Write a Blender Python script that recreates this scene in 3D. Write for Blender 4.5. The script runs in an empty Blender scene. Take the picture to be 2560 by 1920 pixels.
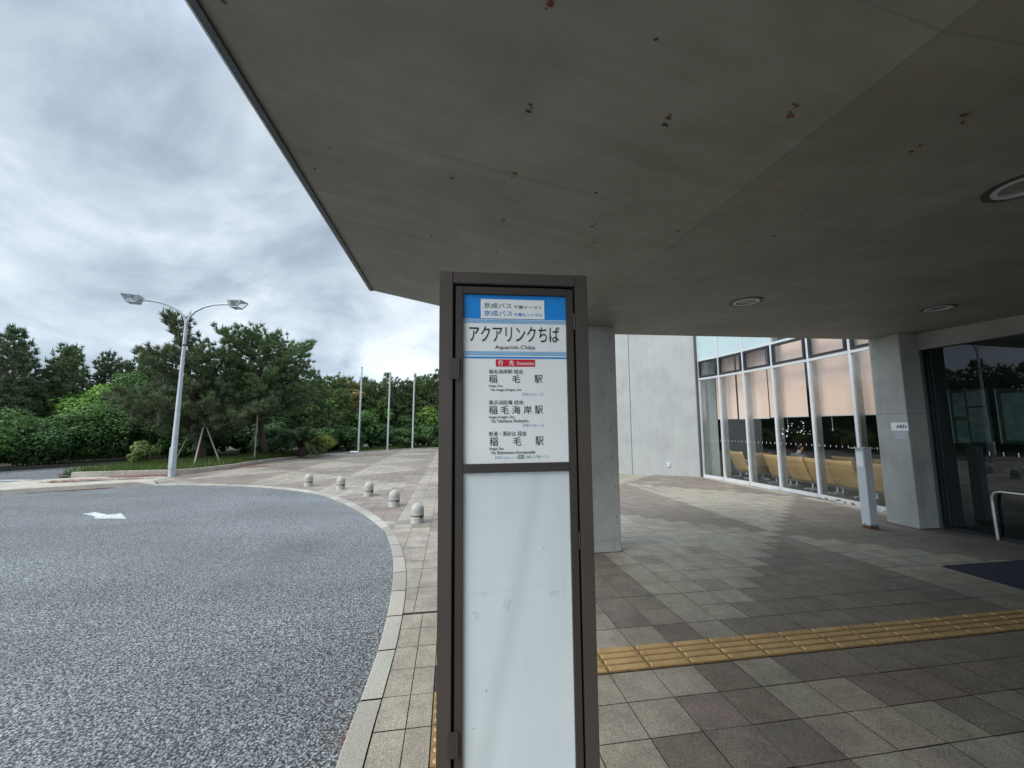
import bpy, bmesh, math, random
import numpy as np
from mathutils import Vector, Matrix

R = math.radians
SC = bpy.context.scene
COL = SC.collection

# ------------------------------------------------------------------ camera
CAM_H = 1.65
cam_d = bpy.data.cameras.new('camera')
cam = bpy.data.objects.new('camera', cam_d); COL.objects.link(cam)
cam_d.sensor_fit = 'HORIZONTAL'; cam_d.sensor_width = 36.0
cam_d.lens = 36.0 * 961.0 / 2560.0
cam_d.clip_start = 0.05; cam_d.clip_end = 3000
cam.location = (0, 0, CAM_H)
cam.rotation_euler = (R(90 + 6.353), 0, R(-8.991))
SC.camera = cam

# ------------------------------------------------------------------ sky, sun, exposure
SUN_EL, SUN_AZ = R(46), R(207)          # azimuth measured anticlockwise from +X (behind left, veiled by cloud)
W = bpy.data.worlds.new('World'); SC.world = W; W.use_nodes = True
nt = W.node_tree; nt.nodes.clear()
def N(tree, typ, **kw):
    n = tree.nodes.new(typ)
    for k, v in kw.items():
        if k.startswith('i_'):
            n.inputs[k[2:].replace('_', ' ')].default_value = v
        else:
            setattr(n, k, v)
    return n
def L(tree, a, b): tree.links.new(a, b)
def ramp(tree, stops, fac=None, interp='LINEAR'):
    n = tree.nodes.new('ShaderNodeValToRGB'); cr = n.color_ramp; cr.interpolation = interp
    while len(cr.elements) > 1: cr.elements.remove(cr.elements[-1])
    for i, (p, c) in enumerate(stops):
        e = cr.elements[0] if i == 0 else cr.elements.new(p)
        e.position = p
        e.color = (c, c, c, 1) if isinstance(c, (int, float)) else (*c, 1)
    if fac is not None: tree.links.new(fac, n.inputs[0])
    return n
def mathn(tree, op, a, b=None, clamp=False):
    n = tree.nodes.new('ShaderNodeMath'); n.operation = op; n.use_clamp = clamp
    for i, v in enumerate((a, b)):
        if v is None: continue
        if isinstance(v, (int, float)): n.inputs[i].default_value = v
        else: tree.links.new(v, n.inputs[i])
    return n.outputs[0]
def mixc(tree, fac, a, b, mode='MIX'):
    n = tree.nodes.new('ShaderNodeMix'); n.data_type = 'RGBA'; n.blend_type = mode
    for i, v in ((0, fac), (6, a), (7, b)):
        if isinstance(v, (int, float)): n.inputs[i].default_value = v
        elif isinstance(v, (tuple, list)): n.inputs[i].default_value = (*v[:3], 1)
        else: tree.links.new(v, n.inputs[i])
    return n.outputs[2]

tc = N(nt, 'ShaderNodeTexCoord')
sep = N(nt, 'ShaderNodeSeparateXYZ'); L(nt, tc.outputs['Generated'], sep.inputs[0])
zz = mathn(nt, 'MAXIMUM', sep.outputs[2], 0.0)
den = mathn(nt, 'ADD', zz, 0.50)
cx = mathn(nt, 'DIVIDE', sep.outputs[0], den); cy = mathn(nt, 'DIVIDE', sep.outputs[1], den)
comb = N(nt, 'ShaderNodeCombineXYZ'); L(nt, cx, comb.inputs[0]); L(nt, cy, comb.inputs[1])
mp = N(nt, 'ShaderNodeMapping'); L(nt, comb.outputs[0], mp.inputs[0])
mp.inputs['Rotation'].default_value = (0, 0, R(62)); mp.inputs['Scale'].default_value = (1.15, 1.55, 1)
mp.inputs['Location'].default_value = (3.1, 1.4, 0)
n1 = N(nt, 'ShaderNodeTexNoise', i_Scale=1.35, i_Detail=7.0, i_Roughness=0.55, i_Distortion=0.7)
L(nt, mp.outputs[0], n1.inputs['Vector'])
n2 = N(nt, 'ShaderNodeTexNoise', i_Scale=3.4, i_Detail=6.0, i_Roughness=0.55, i_Distortion=0.3)
L(nt, mp.outputs[0], n2.inputs['Vector'])
cl = mathn(nt, 'ADD', mathn(nt, 'MULTIPLY', n1.outputs[0], 0.70), mathn(nt, 'MULTIPLY', n2.outputs[0], 0.30))
cr = ramp(nt, [(0.36, (0.30, 0.365, 0.45)), (0.45, (0.41, 0.49, 0.585)), (0.53, (0.56, 0.645, 0.73)), (0.64, (0.84, 0.92, 0.98))], cl)
# overcast sky: zenith brighter than the horizon, a pale band low down
zen = ramp(nt, [(0.0, 0.86), (0.10, 0.76), (0.25, 0.66), (0.60, 0.62), (0.78, 1.3), (1.0, 2.0)], zz)
cloud = mixc(nt, 1.0, cr.outputs[0], zen.outputs[0], 'MULTIPLY')
sky = N(nt, 'ShaderNodeTexSky', sky_type='NISHITA', sun_disc=False, sun_elevation=SUN_EL, sun_rotation=R(90) - SUN_AZ)
side = N(nt, 'ShaderNodeVectorMath', operation='DOT_PRODUCT'); L(nt, tc.outputs['Generated'], side.inputs[0])
side.inputs[1].default_value = (math.cos(SUN_AZ), math.sin(SUN_AZ), 0)
glow = ramp(nt, [(0.0, 1.0), (0.80, 1.0), (0.9, 2.0), (1.0, 3.2)], mathn(nt, 'ADD', mathn(nt, 'MULTIPLY', side.outputs['Value'], 0.5), 0.5))
cloud = mixc(nt, 1.0, cloud, glow.outputs[0], 'MULTIPLY')
skyb = N(nt, 'ShaderNodeBackground', i_Strength=0.05); L(nt, sky.outputs[0], skyb.inputs[0])
clb = N(nt, 'ShaderNodeBackground', i_Strength=0.84); L(nt, cloud, clb.inputs[0])
mx = N(nt, 'ShaderNodeMixShader'); mx.inputs[0].default_value = 0.93
L(nt, skyb.outputs[0], mx.inputs[1]); L(nt, clb.outputs[0], mx.inputs[2])
wo = N(nt, 'ShaderNodeOutputWorld'); L(nt, mx.outputs[0], wo.inputs[0])

sd = bpy.data.lights.new('sun', 'SUN'); sd.energy = 1.55; sd.angle = R(40); sd.color = (1.0, 0.97, 0.92)
sun = bpy.data.objects.new('sun', sd); COL.objects.link(sun)
sdir = Vector((math.cos(SUN_AZ) * math.cos(SUN_EL), math.sin(SUN_AZ) * math.cos(SUN_EL), math.sin(SUN_EL)))
sun.rotation_euler = (-sdir).to_track_quat('-Z', 'Y').to_euler()

SC.view_settings.view_transform = 'Standard'; SC.view_settings.look = 'None'
SC.view_settings.exposure = 1.12; SC.view_settings.gamma = 1.0
SC.render.engine = 'CYCLES'
SC.cycles.max_bounces = 8; SC.cycles.diffuse_bounces = 5; SC.cycles.transparent_max_bounces = 16
SC.cycles.use_denoising = True
SC.cycles.sample_clamp_indirect = 5.0

# ------------------------------------------------------------------ materials
def newmat(name):
    m = bpy.data.materials.new(name); m.use_nodes = True
    t = m.node_tree; b = t.nodes['Principled BSDF']
    return m, t, b
def objco(t):
    return t.nodes.new('ShaderNodeTexCoord').outputs['Object']
def noise(t, vec, scale, detail=4.0, rough=0.55, dist=0.0):
    n = N(t, 'ShaderNodeTexNoise', i_Scale=scale, i_Detail=detail, i_Roughness=rough, i_Distortion=dist)
    if vec is not None: L(t, vec, n.inputs['Vector'])
    return n.outputs[0]
def bump(t, b, h, dist, strength=0.5):
    n = N(t, 'ShaderNodeBump', i_Strength=strength, i_Distance=dist); L(t, h, n.inputs['Height']); L(t, n.outputs[0], b.inputs['Normal'])
def scaled(t, vec, s):
    m = N(t, 'ShaderNodeMapping'); m.inputs['Scale'].default_value = s; L(t, vec, m.inputs[0]); return m.outputs[0]

def plain(name, col, rough=0.5, metal=0.0, var=0.12, scale=18.0, bmp=0.0, spec=None):
    m, t, b = newmat(name)
    v = objco(t); f = noise(t, v, scale, 5)
    c0 = tuple(c * (1 - var) for c in col); c1 = tuple(min(1, c * (1 + var)) for c in col)
    r = ramp(t, [(0.3, c0), (0.7, c1)], f)
    L(t, r.outputs[0], b.inputs['Base Color'])
    b.inputs['Roughness'].default_value = rough; b.inputs['Metallic'].default_value = metal
    if spec is not None: b.inputs['Specular IOR Level'].default_value = spec
    if bmp: bump(t, b, noise(t, v, scale * 6, 3), bmp, 0.4)
    return m

def concrete(name, col, streak=0.5, holes=False, warm=0.0, big=1.0, amp=1.0):
    """cast concrete: cloudy mottling, vertical streaks, pores"""
    m, t, b = newmat(name); v = objco(t)
    a = noise(t, v, 1.3 * big, 6, 0.6, 0.3)
    s = noise(t, scaled(t, v, (5.0, 5.0, 0.5)), 1.6, 5, 0.6)
    f = noise(t, v, 26, 4, 0.7)
    mixv = mathn(t, 'ADD', mathn(t, 'MULTIPLY', a, 0.55), mathn(t, 'ADD', mathn(t, 'MULTIPLY', s, 0.3 * streak), mathn(t, 'MULTIPLY', f, 0.45 - 0.3 * streak)))
    lo = tuple(c * (1 - .30 * amp) for c in col); hi = tuple(c * (1 + .24 * amp) for c in col)
    r = ramp(t, [(0.34, lo), (0.50, col), (0.66, hi)], mixv)
    vo = N(t, 'ShaderNodeTexVoronoi', i_Scale=17.0); L(t, v, vo.inputs['Vector'])
    thr = noise(t, v, 2.7, 2)
    pore = mathn(t, 'MULTIPLY', mathn(t, 'LESS_THAN', vo.outputs['Distance'], 0.085), mathn(t, 'GREATER_THAN', thr, 0.56))
    c = mixc(t, mathn(t, 'MULTIPLY', pore, 0.55), r.outputs[0], tuple(x * 0.22 for x in col))
    L(t, c, b.inputs['Base Color'])
    b.inputs['Roughness'].default_value = 0.72
    bump(t, b, mathn(t, 'SUBTRACT', f, mathn(t, 'MULTIPLY', pore, 1.5)), 0.004, 0.5)
    return m

M = {}
M['concrete_wall'] = concrete('concrete_wall', (0.335, 0.35, 0.345), 0.8, amp=0.55)
M['concrete_pillar'] = concrete('concrete_pillar', (0.37, 0.375, 0.355), 0.7)
M['concrete_beam'] = concrete('concrete_beam', (0.30, 0.295, 0.275), 0.3)

# soffit: board marked concrete with faint panel seams (x = 0 and four y lines), blotches
def soffit_mat():
    m, t, b = newmat('soffit_concrete'); v = objco(t)
    a = noise(t, v, 0.9, 6, 0.62, 0.4); c = noise(t, v, 3.7, 5, 0.6); f = noise(t, v, 40, 3)
    g = noise(t, scaled(t, v, (0.7, 9.0, 1)), 1.2, 4)
    mv = mathn(t, 'ADD', mathn(t, 'ADD', mathn(t, 'MULTIPLY', a, 0.45), mathn(t, 'MULTIPLY', c, 0.25)), mathn(t, 'ADD', mathn(t, 'MULTIPLY', g, 0.22), mathn(t, 'MULTIPLY', f, 0.08)))
    r = ramp(t, [(0.36, (0.175, 0.165, 0.132)), (0.5, (0.228, 0.217, 0.180)), (0.64, (0.285, 0.275, 0.236))], mv)
    sx = N(t, 'ShaderNodeSeparateXYZ'); L(t, v, sx.inputs[0])
    wob = mathn(t, 'MULTIPLY', mathn(t, 'SUBTRACT', c, 0.5), 0.008)
    ln = None
    for ax, pos in ((0, -0.005), (0, -2.7), (0, 4.28), (1, 1.18), (1, 2.38), (1, 3.22), (1, 1.955), (1, 4.3), (1, -0.1)):
        d = mathn(t, 'ABSOLUTE', mathn(t, 'ADD', mathn(t, 'SUBTRACT', sx.outputs[ax], pos), wob))
        k = mathn(t, 'LESS_THAN', d, 0.0045 if ax else 0.003)
        ln = k if ln is None else mathn(t, 'MAXIMUM', ln, k)
    br = noise(t, v, 5.0, 2)
    ln = mathn(t, 'MULTIPLY', ln, mathn(t, 'MULTIPLY', br, 0.45))
    cc = mixc(t, ln, r.outputs[0], (0.07, 0.067, 0.06))
    L(t, cc, b.inputs['Base Color']); b.inputs['Roughness'].default_value = 0.62
    bump(t, b, mathn(t, 'SUBTRACT', mathn(t, 'ADD', mathn(t, 'MULTIPLY', g, 0.6), mathn(t, 'MULTIPLY', f, 0.4)), ln), 0.004, 0.5)
    return m
M['soffit'] = soffit_mat()
M['rust'] = plain('rust_stain', (0.16, 0.062, 0.022), 0.85, 0, 0.5, 60)
M['pit'] = plain('dark_pit', (0.045, 0.036, 0.028), 0.9, 0, 0.4, 60)

def asphalt():
    m, t, b = newmat('porous_asphalt'); v = objco(t)
    g1 = noise(t, v, 64, 3, 0.75); g2 = noise(t, v, 150, 2, 0.7)
    vo = N(t, 'ShaderNodeTexVoronoi', i_Scale=85.0); L(t, v, vo.inputs['Vector'])
    stone = mathn(t, 'ADD', mathn(t, 'MULTIPLY', g1, 0.62), mathn(t, 'ADD', mathn(t, 'MULTIPLY', g2, 0.28), mathn(t, 'MULTIPLY', mathn(t, 'SUBTRACT', 0.6, vo.outputs['Distance']), 0.22)))
    r = ramp(t, [(0.40, (0.011, 0.012, 0.014)), (0.48, (0.105, 0.113, 0.118)), (0.56, (0.29, 0.31, 0.32)), (0.70, (0.50, 0.525, 0.535))], stone)
    big = noise(t, v, 0.35, 5, 0.6, 0.6); str_ = noise(t, scaled(t, v, (0.35, 1.6, 1)), 0.6, 4)
    tone = ramp(t, [(0.33, 0.80), (0.5, 1.18), (0.66, 1.55)], mathn(t, 'ADD', mathn(t, 'MULTIPLY', big, 0.6), mathn(t, 'MULTIPLY', str_, 0.4)))
    c = mixc(t, 1.0, r.outputs[0], tone.outputs[0], 'MULTIPLY')
    L(t, c, b.inputs['Base Color']); b.inputs['Roughness'].default_value = 0.5
    b.inputs['Specular IOR Level'].default_value = 0.55
    bump(t, b, stone, 0.012, 0.75)
    return m
M['asphalt'] = asphalt()

def attr_mat(name, rough=0.7, speck=0.0, speck_scale=160.0, bmp=0.0, spec=0.5, stain=0.0, gum=False):
    m, t, b = newmat(name); v = objco(t)
    at = N(t, 'ShaderNodeVertexColor', layer_name='tint')
    c = at.outputs[0]
    if speck:
        f = noise(t, v, speck_scale, 3, 0.8)
        k = ramp(t, [(0.32, 1 - speck), (0.5, 1.0), (0.70, 1 + speck)], f)
        c = mixc(t, 1.0, c, k.outputs[0], 'MULTIPLY')
        if bmp: bump(t, b, f, bmp, 0.5)
    if stain:
        s = noise(t, v, 0.55, 6, 0.65, 0.5)
        k2 = ramp(t, [(0.34, 1 - stain), (0.52, 1.0), (0.7, 1 + 0.5 * stain)], s)
        c = mixc(t, 1.0, c, k2.outputs[0], 'MULTIPLY')
    if gum:
        vo = N(t, 'ShaderNodeTexVoronoi', i_Scale=1.9); L(t, v, vo.inputs['Vector'])
        k3 = mathn(t, 'MULTIPLY', mathn(t, 'LESS_THAN', mathn(t, 'ADD', vo.outputs['Distance'], mathn(t, 'MULTIPLY', noise(t, v, 40, 2), 0.03)), 0.055), 0.6)
        fine = mathn(t, 'ADD', mathn(t, 'MULTIPLY', noise(t, v, 5.0, 5, 0.7), 0.5), mathn(t, 'MULTIPLY', noise(t, v, 42, 4, 0.75), 0.5)); k4 = ramp(t, [(0.36, 0.68), (0.5, 1.0), (0.62, 1.24)], fine)
        c = mixc(t, k3, mixc(t, 1.0, c, k4.outputs[0], 'MULTIPLY'), (0.06, 0.055, 0.05))
    L(t, c, b.inputs['Base Color']); b.inputs['Roughness'].default_value = rough
    b.inputs['Specular IOR Level'].default_value = spec
    return m
M['paver'] = attr_mat('concrete_paver', 0.62, 0.62, 130, 0.003, 0.45, 0.26, True)
M['kerb'] = attr_mat('granite_kerb', 0.6, 0.34, 120, 0.002, 0.4, 0.15)
M['joint'] = plain('paver_joint', (0.055, 0.05, 0.043), 0.95, 0, 0.3, 30)
M['sidewalk'] = plain('sidewalk_slab', (0.36, 0.33, 0.28), 0.8, 0, 0.22, 2.2)
def worn_paint():
    m, t, b = newmat('worn_road_paint'); v = objco(t)
    k = ramp(t, [(0.40, 0.0), (0.52, 1.0)], mathn(t, 'ADD', mathn(t, 'MULTIPLY', noise(t, v, 55, 3, .7), .6), mathn(t, 'MULTIPLY', noise(t, v, 5, 4), .4)))
    L(t, mixc(t, k.outputs[0], (0.16, 0.17, 0.175), (0.52, 0.54, 0.54)), b.inputs['Base Color']); b.inputs['Roughness'].default_value = .75
    return m
M['road_paint'] = worn_paint()
M['soil'] = plain('soil', (0.055, 0.048, 0.030), 0.95, 0, 0.5, 4)
M['ground'] = plain('ground', (0.06, 0.075, 0.035), 0.95, 0, 0.4, 0.5)
M['tactile'] = plain('tactile_yellow', (0.42, 0.285, 0.125), 0.6, 0, 0.20, 6, 0.001)
M['tactile_base'] = plain('tactile_base', (0.25, 0.165, 0.07), 0.8, 0, 0.3, 20)  # dirty tone that also carries the grooves' shade in its colour
M['granite'] = plain('bollard_granite', (0.33, 0.33, 0.305), 0.7, 0, 0.32, 70, 0.001)
M['band'] = plain('dark_band', (0.045, 0.042, 0.035), 0.5)
M['reflector'] = plain('dark_reflector', (0.02, 0.02, 0.022), 0.25)
M['galv'] = plain('galvanised_steel', (0.40, 0.445, 0.475), 0.5, 0.25, 0.10, 6)
M['lamp_white'] = plain('lamp_lens', (0.72, 0.74, 0.74), 0.3)
M['pole_white'] = plain('flagpole_paint', (0.48, 0.51, 0.53), 0.45, 0, 0.06, 3)
M['lens'] = plain('dull_lens', (0.20, 0.195, 0.175), 0.25)
M['brown'] = plain('brown_enamel', (0.082, 0.068, 0.060), 0.42, 0.2, 0.08, 3.5)
M['brown_dark'] = plain('brown_enamel_dark', (0.058, 0.048, 0.043), 0.40, 0.2, 0.08, 3.5)
M['black'] = plain('black_gap', (0.008, 0.008, 0.008), 0.7)
M['trim_metal'] = plain('edge_trim', (0.11, 0.115, 0.12), 0.45, 0.5, 0.1, 5)
M['trim_light'] = plain('edge_trim_light', (0.62, 0.65, 0.67), 0.4, 0.4, 0.06, 5)
M['white_frame'] = plain('white_aluminium', (0.50, 0.53, 0.55), 0.38, 0.1, 0.06, 8)
M['fin'] = plain('steel_fin', (0.42, 0.43, 0.43), 0.35, 0.5, 0.12, 4)
M['black_frame'] = plain('black_window_frame', (0.018, 0.022, 0.028), 0.4)
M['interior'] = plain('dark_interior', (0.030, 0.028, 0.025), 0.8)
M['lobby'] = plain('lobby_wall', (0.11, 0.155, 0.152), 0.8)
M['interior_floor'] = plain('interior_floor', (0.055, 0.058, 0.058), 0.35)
M['interior_grey'] = plain('interior_panel', (0.50, 0.55, 0.54), 0.7)
M['seat'] = None
M['chrome_blue'] = plain('bench_beam', (0.42, 0.50, 0.54), 0.35, 0.4, 0.1, 8)
M['steel'] = plain('stainless_steel', (0.62, 0.61, 0.58), 0.28, 0.95, 0.08, 20)
M['mat_navy'] = plain('navy_mat', (0.020, 0.023, 0.042), 0.95, 0, 0.45, 120, 0.004)
M['white_sheet'] = plain('white_plate', (0.82, 0.845, 0.86), 0.4, 0, 0.04, 6)
M['pale_plate'] = plain('pale_plate', (0.46, 0.48, 0.53), 0.3, 0, 0.08, 12)
M['ink'] = plain('black_ink', (0.014, 0.016, 0.022), 0.5)
M['blue'] = plain('sign_blue', (0.008, 0.24, 0.70), 0.4, 0, 0.03)
M['sky_blue'] = plain('sign_light_blue', (0.14, 0.42, 0.72), 0.4, 0, 0.03)
M['text_blue'] = plain('sign_text_blue', (0.04, 0.20, 0.50), 0.4, 0, 0.03)
M['text_green'] = plain('sign_text_green', (0.035, 0.15, 0.085), 0.4, 0, 0.03)
M['chip_green'] = plain('sign_chip_green', (0.01, 0.17, 0.09), 0.4, 0, 0.03)
M['red'] = plain('sign_red', (0.58, 0.008, 0.03), 0.4, 0, 0.03)
M['bark'] = plain('pine_bark', (0.070, 0.052, 0.040), 0.9, 0, 0.4, 14, 0.01)
M['stake'] = plain('weathered_stake', (0.30, 0.27, 0.22), 0.9, 0, 0.3, 12)
M['litter'] = plain('red_brown_litter', (0.17, 0.055, 0.035), 0.95, 0, 0.35, 9)
M['bag'] = plain('white_bag', (0.68, 0.70, 0.72), 0.5)
M['skin'] = plain('skin', (0.45, 0.27, 0.19), 0.5, 0, 0.05)
M['hair'] = plain('dark_hair', (0.012, 0.010, 0.009), 0.5)
M['jacket'] = plain('dark_blue_jacket', (0.05, 0.075, 0.09), 0.8, 0, 0.2, 20)
M['trousers'] = plain('dark_trousers', (0.018, 0.019, 0.022), 0.85)
M['wood'] = plain('wood_rack', (0.16, 0.10, 0.07), 0.6)
M['paper'] = plain('paper', (0.38, 0.41, 0.40), 0.7, 0, 0.3, 9)
M['board'] = plain('notice_board', (0.13, 0.15, 0.14), 0.7, 0, 0.3, 5)

def sheet_mat():
    m, t, b = newmat('milky_panel'); v = objco(t)
    a = noise(t, v, 3.0, 5, 0.6); s = noise(t, scaled(t, v, (6, 6, 1.1)), 2.2, 4); f = noise(t, v, 240, 2)
    mv = mathn(t, 'ADD', mathn(t, 'MULTIPLY', a, 0.5), mathn(t, 'ADD', mathn(t, 'MULTIPLY', s, 0.35), mathn(t, 'MULTIPLY', f, 0.15)))
    r = ramp(t, [(0.33, (0.58, 0.655, 0.675)), (0.5, (0.655, 0.725, 0.745)), (0.66, (0.71, 0.765, 0.78))], mv)
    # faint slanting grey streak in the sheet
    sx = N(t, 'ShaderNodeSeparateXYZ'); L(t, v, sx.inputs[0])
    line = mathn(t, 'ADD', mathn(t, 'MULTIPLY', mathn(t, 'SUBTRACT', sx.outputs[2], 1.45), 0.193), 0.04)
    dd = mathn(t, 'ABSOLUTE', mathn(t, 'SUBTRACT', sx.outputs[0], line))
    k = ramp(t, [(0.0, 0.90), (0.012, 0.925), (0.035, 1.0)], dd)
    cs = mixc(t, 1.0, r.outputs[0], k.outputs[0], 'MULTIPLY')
    L(t, cs, b.inputs['Base Color']); b.inputs['Roughness'].default_value = 0.33
    bump(t, b, s, 0.002, 0.15)
    return m
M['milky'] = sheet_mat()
M['smudge'] = plain('tape_residue', (0.595, 0.66, 0.68), 0.7, 0, 0.12, 60)

def rusty(name):
    m, t, b = newmat(name); v = objco(t)
    sx = N(t, 'ShaderNodeSeparateXYZ'); L(t, v, sx.inputs[0])
    n = noise(t, v, 28, 5, 0.7); n2 = noise(t, v, 7, 3)
    # paint has rusted off along the foot and the top seam
    foot = mathn(t, 'SUBTRACT', 0.095, sx.outputs[2]); top = mathn(t, 'SUBTRACT', sx.outputs[2], 1.262)
    edge = mathn(t, 'MULTIPLY', mathn(t, 'MAXIMUM', foot, top), 9.0)
    k = mathn(t, 'ADD', edge, mathn(t, 'MULTIPLY', mathn(t, 'SUBTRACT', n, 0.5), 2.2))
    r = ramp(t, [(0.0, 0.0), (0.32, 0.0), (0.45, 1.0)], k)
    base = mixc(t, n2, (0.50, 0.53, 0.55), (0.62, 0.65, 0.67))
    c = mixc(t, r.outputs[0], base, mixc(t, n, (0.020, 0.012, 0.008), (0.17, 0.065, 0.025)))
    L(t, c, b.inputs['Base Color']); b.inputs['Roughness'].default_value = 0.5
    return m
M['rusty_white'] = rusty('rusting_white_paint')

def seat_mat():
    m, t, b = newmat('perforated_ply'); v = objco(t)
    br = N(t, 'ShaderNodeTexBrick', i_Scale=1.0, i_Mortar_Size=0.006); br.inputs['Brick Width'].default_value = 0.034; br.inputs['Row Height'].default_value = 0.017
    sw = N(t, 'ShaderNodeSeparateXYZ'); L(t, v, sw.inputs[0]); cb_ = N(t, 'ShaderNodeCombineXYZ')
    L(t, sw.outputs[1], cb_.inputs[0]); L(t, sw.outputs[2], cb_.inputs[1]); L(t, cb_.outputs[0], br.inputs['Vector'])
    br.inputs['Color1'].default_value = (0.56, 0.36, 0.13, 1); br.inputs['Color2'].default_value = (0.50, 0.31, 0.11, 1); br.inputs['Mortar'].default_value = (0.36, 0.21, 0.07, 1)
    n = noise(t, scaled(t, v, (2, 2, 12)), 3, 4)
    c = mixc(t, 1.0, br.outputs[0], ramp(t, [(0.3, 0.85), (0.7, 1.12)], n).outputs[0], 'MULTIPLY')
    L(t, c, b.inputs['Base Color']); b.inputs['Roughness'].default_value = 0.45
    return m
M['seat'] = seat_mat()

def blind_mat():
    m, t, b = newmat('pink_blind'); v = objco(t)
    n = noise(t, v, 300, 2); n2 = noise(t, scaled(t, v, (1, 3, 0.3)), 1.5, 3)
    c = mixc(t, n2, (0.76, 0.53, 0.445), (0.80, 0.59, 0.50))
    L(t, c, b.inputs['Base Color']); b.inputs['Roughness'].default_value = 0.85
    bump(t, b, n, 0.001, 0.3)
    return m
M['blind'] = blind_mat()

def glass(name, tint, refl, base_refl=0.0):
    """window pane: clear transmission with the tint of the glass plus a fresnel reflection"""
    m = bpy.data.materials.new(name); m.use_nodes = True; t = m.node_tree; t.nodes.clear()
    tr = N(t, 'ShaderNodeBsdfTransparent'); tr.inputs[0].default_value = (*tint, 1)
    gl = N(t, 'ShaderNodeBsdfGlossy'); gl.inputs['Roughness'].default_value = 0.004
    gl.inputs['Color'].default_value = (0.95, 0.98, 1, 1)
    lw = N(t, 'ShaderNodeLayerWeight'); lw.inputs[0].default_value = 0.5
    sch = mathn(t, 'ADD', mathn(t, 'MULTIPLY', mathn(t, 'POWER', lw.outputs['Facing'], 5.0), 0.955), 0.045)   # Schlick, the same from both sides
    k = mathn(t, 'ADD', mathn(t, 'MULTIPLY', sch, refl), base_refl, True)
    mx = N(t, 'ShaderNodeMixShader'); L(t, k, mx.inputs[0]); L(t, tr.outputs[0], mx.inputs[1]); L(t, gl.outputs[0], mx.inputs[2])
    o = N(t, 'ShaderNodeOutputMaterial'); L(t, mx.outputs[0], o.inputs[0])
    return m
M['glass'] = glass('clear_glass', (0.93, 0.965, 0.955), 2.3)
M['glass_tinted'] = glass('tinted_glass', (0.36, 0.44, 0.44), 1.4)
M['glass_sky'] = plain('sky_toned_glass', (0.37, 0.47, 0.49), 0.12, 0, 0.05, 2)  # opaque panes, with the pale sky in clear glass put into their colour

def leaf_mat(name, trans=0.25):
    m, t, b = newmat(name)
    at = N(t, 'ShaderNodeVertexColor', layer_name='tint')
    L(t, at.outputs[0], b.inputs['Base Color']); b.inputs['Roughness'].default_value = 0.55
    b.inputs['Specular IOR Level'].default_value = 0.3
    tl = N(t, 'ShaderNodeBsdfTranslucent'); L(t, at.outputs[0], tl.inputs[0])
    mx = N(t, 'ShaderNodeMixShader'); mx.inputs[0].default_value = trans
    L(t, b.outputs[0], mx.inputs[1]); L(t, tl.outputs[0], mx.inputs[2])
    L(t, mx.outputs[0], t.nodes['Material Output'].inputs[0])
    return m
M['needles'] = leaf_mat('pine_needles', 0.18)
M['leaves'] = leaf_mat('broad_leaves', 0.28)
M['grass'] = leaf_mat('grass_blades', 0.3)

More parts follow.
